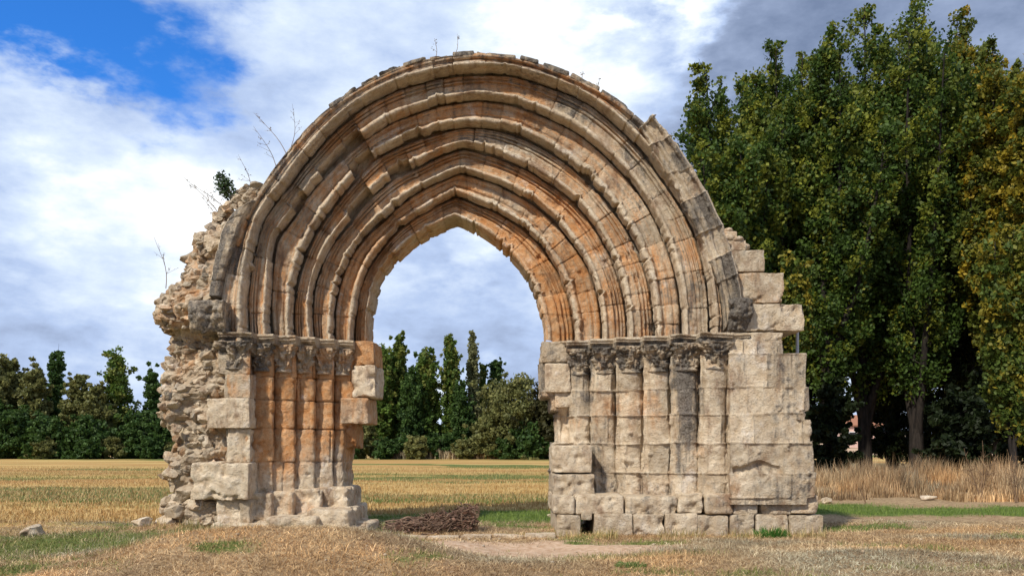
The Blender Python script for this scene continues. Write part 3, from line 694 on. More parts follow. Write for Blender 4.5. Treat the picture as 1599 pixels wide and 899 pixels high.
# --- rubble core of the left pier
RUB = [(300,380),(306,372),(318,348),(330,338),(345,322),(352,310),(372,300),(388,296)]
RL = [(292,388),(305,376),(312,357),(332,342),(345,320),(368,292)]      # (y, x) rows of the silhouette are listed below
SIL = [(292,374),(300,362),(320,352),(335,338),(350,326),(362,308),(385,296),(395,284),(430,284),(437,268),(455,258),(470,246),(485,233),(500,234),(515,246),(530,250),(545,246),(565,240),(590,236),(610,240),(630,243),(655,248),(668,258),(690,272),(705,276),(720,270),(738,258),(765,262),(790,250),(812,247),(850,240)]
def rubble():
    sy = np.array([p[0] for p in SIL], float); sx = np.array([p[1] for p in SIL], float)
    zs = np.arange(-.15, WZ(292, 15.3), .035); py = HY-(zs-CH)*F/15.3
    xl = WX(np.interp(py, sy, sx), 15.75)+.13; xr = np.where(py < 500, WX(395+(520-py)*.02, 15.2), WX(372, 15.0))
    xr = np.where(py < 420, WX(np.interp(py, [292, 420], [425, 392]), 15.2), xr)
    nu = 150; a = np.linspace(0, 1, nu)
    yf = 15.12+np.where((py > 517) & (py < 600), .30, 0)-np.where(py > 700, .12, 0)
    P = np.zeros((len(zs), nu, 3))
    for i, z in enumerate(zs):
        path = np.array([(xr[i], 15.5), (xr[i], yf[i]), ((xl[i]*.45+xr[i]*.55), yf[i]-.02), (xl[i]+.30, yf[i]+.12), (xl[i]+.05, yf[i]+.45), (xl[i], 16.2), (xl[i]+.2, 17.), (xr[i], 17.2)])
        L = np.concatenate([[0], np.cumsum(np.hypot(*np.diff(path, axis=0).T))]); u = a*L[-1]
        P[i, :, 0] = np.interp(u, L, path[:, 0]); P[i, :, 1] = np.interp(u, L, path[:, 1]); P[i, :, 2] = z
    du = np.gradient(P, axis=1); dv = np.gradient(P, axis=0); Nn = np.cross(du, dv); Nn /= np.linalg.norm(Nn, axis=2, keepdims=True)+1e-9
    sgn = -1 if Nn[:, nu//3, 1].mean() > 0 else 1; Nn *= sgn
    q = P*np.array([1.6, 1.6, 2.6]); dsp = fbm(q, 31, 5, .62)*.12+vnoise(P*np.array([.7, .7, 1.3]), 3)*.10-np.abs(vnoise(P*np.array([3, 3, 6.]), 77))*.10-np.clip(vnoise(P*np.array([1.7, 1.7, 2.6]), 79)-.25, 0, 1)*.45
    Q = P+Nn*dsp[..., None]
    B = Bag(); C = np.zeros(P.shape); C[..., 0] = .45+.3*vnoise(P*2, 4); C[..., 1] = .32+.2*vnoise(P*1.2, 5); C[..., 2] = .2+.25*vnoise(P*2.2, 6)
    f = gridfaces(len(zs), nu); B.add(Q, f if sgn > 0 else f[:, ::-1], np.clip(C, 0, 1))
    r = np.random.default_rng(88)
    for _ in range(1900):
        i = int(r.integers(2, len(zs))); j = int(r.integers(0, nu*.86)); s_ = r.choice([.06, .09, .13, .19], p=[.26, .32, .24, .18])*r.uniform(.8, 1.3)
        if zs[i] > WZ(330, 15.3): s_ *= .7
        V, fc = rock(r, s_*np.array([1.15, .95, r.uniform(.5, 1.0)]), I1, 15, .20, .40, .78)
        c = Q[i, j]-Nn[i, j]*s_*r.uniform(.15, .55)
        pale = (r.random() < .45)
        lowp = zs[i] < .9
        B.add(V+c, fc, (r.uniform(.35, 1) if pale or lowp else r.uniform(.05, .5), r.uniform(0, .42)*(0.4 if lowp else 1), r.choice([0, .05, .5], p=[.5, .3, .2])*r.uniform(.5, 1.2)))
    for px, py_, s_, yy in ((249,498,.20,15.5),(262,480,.16,15.3),(275,670,.16,15.1),(385,302,.17,15.3),(268,740,.2,15.1),(290,770,.28,15.0),(275,800,.3,15.0),(310,790,.26,14.95),(356,322,.14,15.4),(300,470,.2,15.1),(330,745,.12,14.9),(372,310,.16,15.4)):
        V, fc = rock(r, s_*np.array([1.2, 1, .75]), I2, 14, .2, .4, .75); B.add(V+W(px, py_, yy), fc, (r.uniform(.5, .95), r.uniform(0, .3), r.uniform(0, .25)))
    for _ in range(170):           # rubble climbing to the haunch behind the hood remnant
        t_ = r.random(); px = 322+(398-322)*t_+r.normal()*5; top = np.interp(px, [315, 335, 350, 365, 378, 390, 405], [372, 342, 322, 306, 292, 288, 300]); py_ = top+6+r.random()**1.5*60
        V, fc = rock(r, r.choice([.07, .11, .16], p=[.4, .4, .2])*np.array([1.15, 1, r.uniform(.5, .9)]), I1, 14, .2, .4, .78)
        B.add(V+W(px, py_, 15.35+r.random()*.9), fc, (r.uniform(.2, .95), r.uniform(0, .5), r.choice([.05, .4])))
    o = B.build('rubble_core', STONE, root, False); o['label'] = 'exposed rough rubble core at the left side'
rubble()
# slim post standing in the notch at the right shoulder
bb = tubes([([W(1245, 555, 15.4), W(1245, 515, 15.4)], .03)], 8); PM, gg = new_mat('galvanised_steel'); finish(PM, gg, (.42, .43, .45, 1), .5)
o = bb.build('prop_post', PM, root); o['label'] = 'thin grey metal post in the notch of the right shoulder'

# ------------------------------------------------------------------ loose stones
def boulder(px, py, Yd, size, seed, col, label, group=None, n=1):
    r = np.random.default_rng(seed); V, f = rock(r, size, I3, 14, .16, .42, .8); V = V+(fbm(V*5, seed, 4)*.02*max(size))[:, None]*V/ (np.linalg.norm(V, axis=1, keepdims=True)+1e-6)*4
    x = WX(px, Yd); c = np.array([x, Yd, float(gh(x, Yd))+size[2]*.45]); b = Bag(); b.add(V, f, col)
    o = b.build('boulder', STONE); o.location = c; return tag(o, label, 'boulder', group)
boulder(55, 848, 14.6, (.30, .24, .17), 1, (.6, .1, .2), 'brownish boulder lying alone in the grass at far left')
boulder(222, 833, 14.7, (.26, .25, .16), 2, (1, .05, .02), 'pale angular boulder left of the rubble base')
boulder(262, 830, 14.9, (.24, .2, .13), 3, (.9, .12, .03), 'flat pale stone wedged between angular boulder and rubble base')
boulder(1450, 777, 24.5, (.38, .25, .13), 4, (1, .02, .0), 'white flat stone in front of the tall dry grass')
boulder(1291, 783, 23.0, (.22, .2, .12), 5, (.85, .2, .0), 'small tan stone behind the right corner of the plinth')
boulder(858, 792, 18.6, (.08, .08, .07), 6, (1, 0, 0), 'small white stone beside the foot of the right pier')
r_ = np.random.default_rng(9); SB = Bag()
for _ in range(700):
    y = r_.uniform(9.6, 15); x = r_.uniform(-1, 1)*y*.64; s_ = r_.choice([.012, .02, .035], p=[.6, .32, .08])
    if r_.random() > .25+.75*(abs(x-.7) < 2.6)*(y > 11.8): continue
    V, f = rock(r_, s_*np.array([1, 1, .7]), ico(1), 5, .1); SB.add(V+np.array([x, y, float(gh(x, y))+s_*.3]), f, (r_.uniform(.5, 1), .15, .05))
tag(SB.build('gravel', STONE), kind='stuff')
# worn stone sill between the piers
KB = Bag(); xs_ = np.linspace(WX(566, 14.3), WX(868, 14.7), 7)
for q in range(6):
    ya = 14.0+.11*q; P, f = rough_block(xs_[q]+.01, xs_[q+1]-.01, ya, ya+.28, -.12, .045+.01*(q % 2), 700+q, .03, .012, .03); KB.add(P, f, (.8, .15, .02))
tag(KB.build('kerb', STONE), kind='structure')

# ------------------------------------------------------------------ grass, straw, weeds
def blades(name, n, xr, yr, hfun, wid, colf, keep, seed, lean=.6, per_y=True, kind='stuff'):
    r = np.random.default_rng(seed); y = yr[0]+(yr[1]-yr[0])*r.random(n)
    x = (xr[0]+(xr[1]-xr[0])*r.random(n))*(y if per_y else 1)
    k = keep(x, y, r); x, y = x[k], y[k]; n = len(x); z = gh(x, y)-.005
    h = hfun(x, y, r); a = r.random(n)*6.283; wv_ = wid*(.6+.8*r.random(n))
    l = lean*(.2+1.3*r.random(n)); b_ = r.random(n)*6.283
    V = np.zeros((n, 5, 3)); dx, dy_ = np.cos(a)*wv_/2, np.sin(a)*wv_/2; lx, ly = np.cos(b_)*l*h, np.sin(b_)*l*h
    for q, (s, fx, fz, sc) in enumerate(((-1, 0, 0, 1), (1, 0, 0, 1), (1, .35, .55, .7), (-1, .35, .55, .7), (0, 1, 1/np.sqrt(1+l*l), 0))):
        V[:, q, 0] = x+s*dx*sc+lx*fx; V[:, q, 1] = y+s*dy_*sc+ly*fx; V[:, q, 2] = z+h*fz
    i = np.arange(n)[:, None]*5
    Fq = np.concatenate([i+np.array([[0, 1, 2]]), i+np.array([[0, 2, 3]]), i+np.array([[3, 2, 4]])])
    C = np.repeat(colf(x, y, r)[:, None], 5, 1)
    return tag(mesh_np(name, V, Fq, BLADE, C, smooth=False), kind=kind)
def c_dry(x, y, r):
    n = len(x); u = r.random((n, 1)); a = np.array([[.22, .125, .055]]); b = np.array([[.72, .56, .33]])
    return (a+(b-a)*u**1.1)*(.75+.5*r.random((n, 1)))*(1+.38*vnoise(np.stack([x*1.1, y*1.6, x*0], -1), 71)+.2*vnoise(np.stack([x*4, y*5, x*0], -1), 72))[:, None]*(1+.22*vnoise(np.stack([x*.5, y*.9, x*0], -1), 73)[:, None]*np.array([[1, .1, -.9]]))
def c_green(x, y, r):
    n = len(x); u = r.random((n, 1)); ol = (y < 15.2)[:, None]*.6; c = np.array([[.06, .115, .018]])*(1-u)+np.array([[.22, .29, .055]])*u
    return c*(1-ol)+(np.array([[.13, .12, .035]])*(1-u)+np.array([[.40, .35, .13]])*u)*ol
def gr_(x, y): return (.55*sstep(fbm(np.stack([x*.06, y*.22, x*0], -1), 44, 4), -.05, .6))[:, None]
def c_gold(x, y, r):
    n = len(x); u = r.random((n, 1)); b = .5+.5*vnoise(np.stack([x*.05, y*.3, x*0], -1), 8)[:, None]
    return ((np.array([[.38, .21, .07]])*(1-u)+np.array([[.60, .46, .21]])*u)*(.78+.32*b))*(1-gr_(x, y))+np.array([[.16, .20, .05]])*(.6+.8*u)*gr_(x, y)
blades('straw_litter', 210000, (-.68, .68), (9.3, 17.5), lambda x, y, r: .03+.07*r.random(len(x))**2, .008, c_dry,
       lambda x, y, r: r.random(len(x)) > .12+.92*zones(x, y)[1]+.75*zones(x, y)[0], 1, 2.2)
blades('dry_tussock', 26000, (-.68, .68), (9.3, 16.5), lambda x, y, r: .05+.12*r.random(len(x)), .006, c_dry,
       lambda x, y, r: (vnoise(np.stack([x*2.2, y*2.2, x*0], -1), 12) > .25) & (zones(x, y)[1] < .3), 2, .5)
blades('green_grass', 230000, (-.68, .68), (9.3, 24), lambda x, y, r: .035+.07*r.random(len(x)), .009, c_green,
       lambda x, y, r: r.random(len(x)) < (zones(x, y)[0]-.28)*1.5, 3, .7)
blades('stubble', 240000, (-.68, .68), (17, 62), lambda x, y, r: .05+.09*r.random(len(x)), .022, c_gold,
       lambda x, y, r: (zones(x, y)[2] > .3) & (r.random(len(x)) < 17/y*1.3), 4, .5)
def keep_tall(x, y, r):
    px = CX+x*F/y; n = vnoise(np.stack([x*.9, y*.9, x*0], -1), 15)
    return (px > 1262) & (y > 25-.4*n-(px-1262)*.004) & (n+.5*vnoise(np.stack([x*2.5, y*2.5, x*0], -1), 19) > -.25)
blades('tall_dry_grass', 60000, (.33, .72), (23, 36), lambda x, y, r: (.16+.62*r.random(len(x)))*(1+1.0*vnoise(np.stack([x*.8, y*.8, x*0], -1), 16))*(.45+.55*sstep(y, 24, 28)), .020,
       lambda x, y, r: c_dry(x, y, r)*(np.array([[.84, .80, .78]])+.22*vnoise(np.stack([x*.7, y*.7, x*0], -1), 18)[:, None]*np.array([[.9, .85, .7]])), keep_tall, 5, .28)
blades('tall_dry_grass', 16000, (-.16, .08), (96, 103), lambda x, y, r: .8+1.6*r.random(len(x))*np.clip(vnoise(np.stack([x*.2, y*.2, x*0], -1), 17)+.5, 0, 1), .12, lambda x, y, r: c_dry(x, y, r)*.8, lambda x, y, r: x == x, 6, .3)

def foot(x, y, r):
    px = CX+x*F/y; return (((px > 245) & (px < 570)) | ((px > 862) & (px < 1290))) & (vnoise(np.stack([x*3, y*3, x*0], -1), 91) > .0)
blades('weed_fringe', 7000, (-.46, .42), (14.25, 14.8), lambda x, y, r: .06+.20*r.random(len(x))**2, .008, lambda x, y, r: c_dry(x, y, r)*(1-.6*(r.random((len(x), 1)) < .25))+np.array([[0, .05, 0]]), foot, 12, .45)
def tuft(px, Yd, n, h, rad, seed, colr, name, label, cat, wid=.012):
    r = np.random.default_rng(seed); x0 = WX(px, Yd); a = r.random(n)*6.283; q = rad*np.sqrt(r.random(n)); x = np.cos(a)*q; y = np.sin(a)*q*.7
    hh = h*(.25+.75*r.random(n)**1.5)*(1+.3*np.sin(a*3))*(1-.5*q/rad); l = (.3+.8*r.random(n)); V = np.zeros((n, 3, 3)); b_ = a+r.normal(size=n)*.6
    V[:, 0] = np.stack([x-wid/2, y, x*0], -1); V[:, 1] = np.stack([x+wid/2, y, x*0], -1); V[:, 2] = np.stack([x+np.cos(b_)*l*hh*.6, y+np.sin(b_)*l*hh*.6, hh], -1)
    o = mesh_np(name, V, np.arange(n*3).reshape(n, 3), BLADE, np.repeat((np.array(colr)*(.6+.8*r.random((n, 1))))[:, None], 3, 1), smooth=False)
    o.location = (x0, Yd, float(gh(x0, Yd))); return tag(o, label, cat)
tuft(1206, 14.45, 1300, .24, .30, 3, (.05, .15, .02), 'grass_tuft', 'bright green tuft at the foot of the right plinth', 'grass tuft', .022)
tuft(985, 10.4, 500, .10, .20, 4, (.10, .17, .04), 'grass_tuft', 'low green tuft in the foreground at the bottom edge', 'grass tuft')

def weed(base, ht, lean, seed, name, label, nb=7, leafy=0, rad=.006, group=None, cat='weed', col=(.3, .2, .12)):
    r = np.random.default_rng(seed); paths = []; tips = []
    e = empty(name, base, label, cat, group)
    for s in range(1 if nb < 9 else 3):
        d = np.array([lean+r.normal()*.18*(s > 0), r.normal()*.15, 1.]); d /= np.linalg.norm(d); h_ = ht*(1-.25*s*r.random()); u = np.linspace(0, 1, 8)[:, None]
        P = d*h_*u+np.stack([.05*h_*np.sin(u[:, 0]*4+s), .03*np.sin(u[:, 0]*5), u[:, 0]*0], -1); paths.append((P, rad*(1.2-.9*u[:, 0])))
        for k in range(nb):
            q = r.uniform(.3, .95); b0 = P[int(q*7)]; dd = d+r.normal(size=3)*.55; dd[2] = abs(dd[2])*.8; dd /= np.linalg.norm(dd); ln = h_*.32*(1.2-q)*r.uniform(.7, 1.3)
            uu = np.linspace(0, 1, 4)[:, None]; PP = b0+dd*ln*uu; paths.append((PP, rad*.5*(1.1-.7*uu[:, 0]))); tips += [PP[-1], PP[2]]
    tubes(paths, 4, [col]*len(paths)).build('stem', TWIG, e)
    V = []; C = []
    tips = np.array(tips)
    for k in range(leafy if leafy else len(tips)*2):
        c = tips[int(r.integers(len(tips)))]+r.normal(size=3)*(.05 if leafy else .012); s_ = .028 if leafy else .011
        a, b_ = r.normal(size=3), r.normal(size=3); a /= np.linalg.norm(a); b_ /= np.linalg.norm(b_)
        V += [c+a*s_, c+b_*s_, c-a*s_, c-b_*s_]; C += [np.array((.05, .085, .03) if leafy else (.22, .15, .09))*r.uniform(.6, 1.4)]*4
    mesh_np('leaf' if leafy else 'seed_head', V, np.arange(len(V)).reshape(-1, 4), LEAF, C, e, False); 
    for c_ in e.children:
        if c_.name.startswith(('leaf', 'seed_head')): c_['kind'] = 'stuff'
    return e
G = 'dry weeds growing on the ruined masonry'
weed(W(366, 318, 15.4), .58, -.45, 41, 'shrub', 'leafy dark green shrub rooted on top of the rubble', 14, 560, .008, None, 'shrub', (.1, .08, .05))
weed(W(345, 340, 15.5), 0.94, -.85, 42, 'dry_weed', 'dry weed leaning left beside the leafy shrub on the rubble top', 8, 0, .006, G)
weed(W(432, 265, 15.6), 0.94, -.5, 43, 'dry_weed', 'dry weed leaning left low on the left haunch of the arch', 7, 0, .006, G)
weed(W(447, 240, 15.5), 0.94, -.75, 44, 'dry_weed', 'tallest dry weed on the left haunch above the shrub', 8, 0, .006, G)
weed(W(455, 228, 15.5), 0.75, .1, 45, 'dry_weed', 'upright dry weed highest on the left haunch', 6, 0, .005, G)
weed(W(259, 450, 15.6), 1.06, -.25, 46, 'dry_weed', 'lone pale dry weed on the left edge of the rubble', 7, 0, .007, G)
weed(W(392, 298, 15.5), 0.69, -.3, 54, 'dry_weed', 'dry weed rooted where the rubble meets the left haunch of the arch', 8, 0, .006, G)
weed(W(356, 330, 15.4), 0.75, -1.3, 55, 'dry_weed', 'dry weed leaning almost flat to the left over the rubble shoulder', 8, 0, .006, G)
weed(W(338, 343, 15.4), 0.50, -.6, 56, 'dry_weed', 'short bushy dry weed lowest on the rubble shoulder', 8, 0, .005, G)
weed(W(681, 88, 15.2), .32, -.05, 47, 'dry_weed', 'small dry weed left of the crown of the arch', 4, 0, .005, G)
weed(W(711, 84, 15.2), .40, .12, 48, 'dry_weed', 'small dry weed nearest the crown of the arch', 4, 0, .005, G)
weed(W(908, 125, 15.2), .18, .1, 49, 'dry_weed', 'tiny dry weed on the right haunch nearer the crown', 4, 0, .005, G)
weed(W(932, 138, 15.2), .18, .3, 50, 'dry_weed', 'tiny dry weed lower on the right haunch', 4, 0, .005, G)
weed((WX(1527, 24), 24, 0), 1.75, .05, 51, 'dry_shrub', 'bare branching dead shrub standing in the dry grass at right', 13, 0, .018, None, 'dead shrub', (.35, .28, .2))
weed((WX(1585, 23.5), 23.5, 0), 1.5, -.1, 52, 'dry_shrub', 'reddish dead shrub in the dry grass at the right edge', 16, 0, .014, None, 'dead shrub', (.2, .12, .1))
weed((WX(1352, 23), 23, 0), .5, -.5, 53, 'dead_stick', 'short dark stick leaning in the grass right of the arch', 2, 0, .018, None, 'stick', (.12, .08, .05))

# heap of cut branches behind the opening
def pile():
    r = np.random.default_rng(61); Yd = 15.5; e = empty('branch_pile', (WX(675, Yd), Yd, float(gh(0, Yd))), 'heap of dead brown branches lying on the grass behind the opening', 'branch pile')
    paths = []; cols = []
    for k in range(420):
        root_x = r.uniform(-.75, .78); t_ = (root_x+.8)/1.6; hz = .06+.40*t_*(r.random()); yy = r.normal()*.22
        ln = r.uniform(.3, 1.0)*(1 if k < 160 else .55); a = r.normal()*.35+(.30 if r.random() < .7 else -.3); b_ = r.normal()*.5
        u = np.linspace(-.5, .5, 6)[:, None]; d = np.array([math.cos(a)*math.cos(b_), math.sin(b_)*.6, math.sin(a)*.75])
        P = np.array([root_x, yy, hz])+d*u*ln+np.stack([u[:, 0]*0, .04*np.sin(u[:, 0]*6+k), .05*np.cos(u[:, 0]*5+k)], -1)
        P[:, 0] = np.clip(P[:, 0], -.86, .88); top = .08+.42*np.clip((P[:, 0]+.85)/1.5, 0, 1); P[:, 2] = np.clip(P[:, 2], .01, top+.1*r.random()); paths.append((P, r.choice([.004, .007, .013])*(1.2-.8*(u[:, 0]+.5)))); cols.append(np.array((.24, .17, .12))*r.uniform(.5, 1.3))
    bs = tubes(paths, 4, cols); o = bs.build('branch', bark_material('reddish_twig', (.10, .062, .042, 1), (.27, .18, .125, 1)), e); o['kind'] = 'stuff'
    V = []; C = []
    for k in range(1500):
        x = r.uniform(-.7, .85); c = np.array([x, r.normal()*.25, r.uniform(.02, .1+.36*np.clip((x+.85)/1.5, 0, 1))]); a, b_ = r.normal(size=3)*.018, r.normal(size=3)*.018
        V += [c+a, c+b_, c-a, c-b_]; C += [np.array((.16, .09, .06))*r.uniform(.5, 1.5)]*4
    o = mesh_np('dead_leaf', V, np.arange(len(V)).reshape(-1, 4), BLADE, C, e, False); o['kind'] = 'stuff'
pile()

# ------------------------------------------------------------------ trees
def leaf_mesh(cent, size, cols, r, name, parent, up=.3):
    n = len(cent); a = r.normal(size=(n, 3)); a /= np.linalg.norm(a, axis=1, keepdims=True)
    b = np.cross(a, r.normal(size=(n, 3))); b /= np.linalg.norm(b, axis=1, keepdims=True)+1e-9
    s = size*(.6+.8*r.random((n, 1)))
    V = np.stack([cent+a*s*.62, cent+b*s*.42, cent-a*s*.62, cent-b*s*.42], 1)
    return mesh_np(name, V, np.arange(n*4).reshape(n, 4), LEAF, np.repeat(cols[:, None], 4, 1), parent, False)
def make_tree(name, base, H, R, label, cat, group, seed, style, n_limb, per, leaf, pal, low=.1, trunk_r=.3, bark=BARK, lean=0, sparse=1.0, rot=0):
    r = np.random.default_rng(seed); e = empty(name, base, label, cat, group)
    paths = []; cl = []
    u = np.linspace(0, 1, 12)[:, None]
    tp = np.concatenate([np.sin(u*3+seed)*.02*H*u+lean*H*u, np.cos(u*2.3+seed)*.015*H*u, u*H*(.62 if style == 'plume' else .93)], 1); paths.append((tp, trunk_r*(1.02-.97*u[:, 0])))
    ang = r.random()*6
    if style == 'plume':
        nl = max(6, n_limb//5)
        for k in range(nl):                                  # several leaders, each an upright plume of side twigs
            ang += 2.4; rr_ = R*(.12 if k == 0 else r.uniform(.35, 1.05)); th = H*(1.0 if k == 0 else 1.0-.18*(rr_/R)**1.6-r.uniform(0, .11)); h0 = H*low*.6+H*r.uniform(.02, .22)
            b0 = np.array([np.interp(h0, tp[:, 2], tp[:, 0]), np.interp(h0, tp[:, 2], tp[:, 1]), h0]); b1 = np.array([tp[-1, 0]+math.cos(ang)*rr_, tp[-1, 1]+math.sin(ang)*rr_, th])
            q = np.linspace(0, 1, 14)[:, None]; mid = b0*.45+b1*.55+np.array([math.cos(ang)*rr_*.35, math.sin(ang)*rr_*.35, -H*.06])
            P = (1-q)**2*b0+2*q*(1-q)*mid+q*q*b1; P += np.cumsum(r.normal(size=P.shape)*.05, axis=0)*(R/3); paths.append((P, trunk_r*.5*(1.05-.98*q[:, 0])+.01))
            ns = int(56*sparse*(.6+.4*(th-h0)/H))
            for j in range(ns):
                f = (j+r.random())/ns; f = .10+.90*f; c0 = np.array([np.interp(f, q[:, 0], P[:, i]) for i in range(3)]); az = r.uniform(0, 6.283)
                ln = R*.52*np.interp(f, [0, .35, .75, .93, 1], [.9, 1.2, 1.15, .9, .55])*r.uniform(.5, 1.15); el = r.uniform(.5, 1.15)
                d = np.array([math.cos(az)*math.cos(el), math.sin(az)*math.cos(el), math.sin(el)]); c1 = c0+d*ln
                if c1[2] < H*low: continue
                paths.append((np.stack([c0, c0+d*ln*.5-np.array([0, 0, .05*ln]), c1]), np.array([.035, .022, .006])*trunk_r*2.2))
                m = max(2, int(ln/(R*.10)))
                for t_ in range(m):
                    tt = .3+.75*(t_+.5)/m; cl.append((c0+(c1-c0)*tt+r.normal(size=3)*R*.035, R*r.uniform(.07, .17)*(1.2-.5*tt), f))
    for k in range(0 if style == 'plume' else n_limb):
        ang += 2.4; f = (k+.5)/n_limb; h0 = H*(low+(.93-low)*f**(1.0)*.86)
        if style == 'plume':      # steep ascending limbs with leafy plumes
            env = np.interp(f, [0, .2, .5, .8, 1], [.85, 1, .92, .6, .3]); out = R*env*r.uniform(.65, 1.1); rise = H*r.uniform(.12, .24)*(1.1-.5*f); h0 *= .93
        elif style == 'column':
            env = np.interp(f, [0, .15, .6, .9, 1], [.6, 1, .8, .4, .15]); out = R*env*r.uniform(.55, 1.05); rise = H*r.uniform(.10, .18)
        elif style == 'cone':
            env = np.interp(f, [0, .1, 1], [.85, 1, .08]); out = R*env*r.uniform(.7, 1.1); rise = H*r.uniform(.0, .06)
        else:
            env = np.interp(f, [0, .3, .7, 1], [.9, 1, .85, .35]); out = R*env*r.uniform(.6, 1.05); rise = H*r.uniform(.02, .16)
        top = min(h0+rise, H*(.97+.05*r.random()))
        b0 = np.array([np.interp(h0, tp[:, 2], tp[:, 0]), np.interp(h0, tp[:, 2], tp[:, 1]), h0])
        b1 = b0+np.array([math.cos(ang)*out, math.sin(ang)*out, top-h0]); q = np.linspace(0, 1, 6)[:, None]
        mid = (b0+b1)/2+np.array([math.cos(ang)*out*.18, math.sin(ang)*out*.18, -abs(top-h0)*.10]); P = (1-q)**2*b0+2*q*(1-q)*mid+q*q*b1
        paths.append((P, trunk_r*(.34-.2*f)*(1.05-.9*q[:, 0])+.008))
        m = max(3, int(np.linalg.norm(b1-b0)/(R*.16)))
        for j in range(m):
            tt = .28+.74*(j+r.random())/m; c = b0+(b1-b0)*tt+r.normal(size=3)*R*.07; cr = R*r.uniform(.13, .24)*(1.15-.5*tt)
            cl.append((c, cr, f))
            if r.random() < .55:
                c2 = c+r.normal(size=3)*R*.20; cl.append((c2, cr*.75, f)); paths.append((np.stack([b0+(b1-b0)*max(tt-.12, 0), (c+c2)/2-np.array([0, 0, .05*R]), c2]), np.array([.03, .02, .008])*max(trunk_r, .1)*2))
    tubes(paths, 6, None).build('trunk', bark, e)
    cs = []; co = []; pal = np.array(pal, float)
    for c, cr, f in cl:
        n = max(6, int(per*r.uniform(.6, 1.35)*sparse)); v = r.normal(size=(n, 3)); v /= np.linalg.norm(v, axis=1, keepdims=True)+1e-9
        v = v*(r.random((n, 1))**.6*1.25)*cr*np.array([1, 1, 1.45 if style in ('plume', 'column') else .8]); cs.append(c+v)
        k = .08+r.random()*.5+.42*r.random((n, 1)); yel = (f > .5)*1.0
        base_c = pal[0]*(1-k)+pal[1]*k
        if len(pal) > 2:
            wy = (r.random() < .22+.25*yel)*r.uniform(.2, .9); base_c = base_c*(1-wy)+pal[2]*wy
        co.append(base_c*r.uniform(.72, 1.25, (n, 1)))
    cs = np.concatenate(cs); co = np.concatenate(co); cs[:, 2] = np.clip(cs[:, 2], .15, H*1.02)
    leaf_mesh(cs, leaf, co, r, 'crown', e); return e
POP = [(.022, .048, .010), (.090, .150, .022), (.26, .27, .030)]
YEL = [(.050, .080, .015), (.15, .17, .02), (.46, .32, .025)]
GR = 'large poplars in a row right of the arch'
bigs = [  # px trunk, top y, Y, half width px, palette, label
 (1126,112,44,80,POP,'lowest leftmost poplar with its crown just behind the right haunch of the arch'),
 (1218,72,46,64,POP,'second poplar from the left behind the right shoulder of the arch'),
 (1298,48,44,72,POP,'poplar whose dark trunk stands just right of the arch'),
 (1352,14,47,76,POP,'tall poplar between the two thick dark trunks'),
 (1432,2,45,82,POP,'tallest green poplar at the centre of the right row'),
 (1496,32,48,64,YEL,'yellowing poplar right of the tallest one'),
 (1562,80,43,64,YEL,'second yellowing poplar near the right edge of the photo'),
 (1172,128,52,66,POP,'poplar behind and between the two leftmost poplars of the row'),
 (1258,84,53,66,POP,'rear poplar filling the gap right of the stone shoulder'),
 (1394,46,54,70,POP,'rear poplar behind the gap between the two tallest crowns'),
 (1530,70,53,66,POP,'rear poplar behind the yellowing one'),
 (1622,86,40,72,YEL,'yellow leaved poplar cut by the right edge of the photo')]
for q, (px, ty, Yd, hw, pal, lab) in enumerate(bigs):
    x = WX(px, Yd); make_tree('poplar_tree', (x, Yd, float(gh(x, Yd))-.1), WZ(ty, Yd), hw*Yd/F*1.22, lab, 'tree', GR, 900+q, 'plume', 50, 44, .165, pal, .085, .40)
x = WX(1585, 33); make_tree('young_poplar', (x, 33, -.1), WZ(355, 33), 1.9, 'young bright yellow green tree in front of the row at the right edge', 'tree', None, 921, 'plume', 30, 22, .15, [(.05,.09,.015),(.12,.16,.025),(.36,.28,.03)], .12, .12)
x = WX(1228, 38); make_tree('young_poplar', (x, 38, -.1), WZ(398, 38), 1.7, 'yellow green sapling showing just right of the stone shoulder', 'tree', None, 922, 'plume', 30, 20, .15, [(.05,.09,.015),(.12,.16,.025),(.36,.28,.03)], .15, .12)
SHADE_DK = [(.008, .016, .005), (.024, .038, .010)]  # dark shrubs; near-black leaves also paint in the shade beneath the crowns
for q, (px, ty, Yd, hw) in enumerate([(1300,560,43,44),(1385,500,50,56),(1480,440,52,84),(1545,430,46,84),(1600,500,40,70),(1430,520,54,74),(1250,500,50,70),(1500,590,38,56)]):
    x = WX(px, Yd); make_tree('understory_shrub', (x, Yd, float(gh(x, Yd))-.1), WZ(ty, Yd), hw*Yd/F, ['dark shrub at the foot of the trunk nearest the arch','dark shrub between the first trunks right of the arch','broad dark shrub behind the central trunks','dark shrub right of the thick trunks','dark shrub at the right edge below the young tree','low dark thicket far behind the central trunks','dark thicket hidden mostly by the right pier','small dark shrub in front of the thick trunks'][q], 'shrub', 'dark shrubs under the poplars', 940+q, 'round', 26, 60, .2, SHADE_DK, .04, .08)

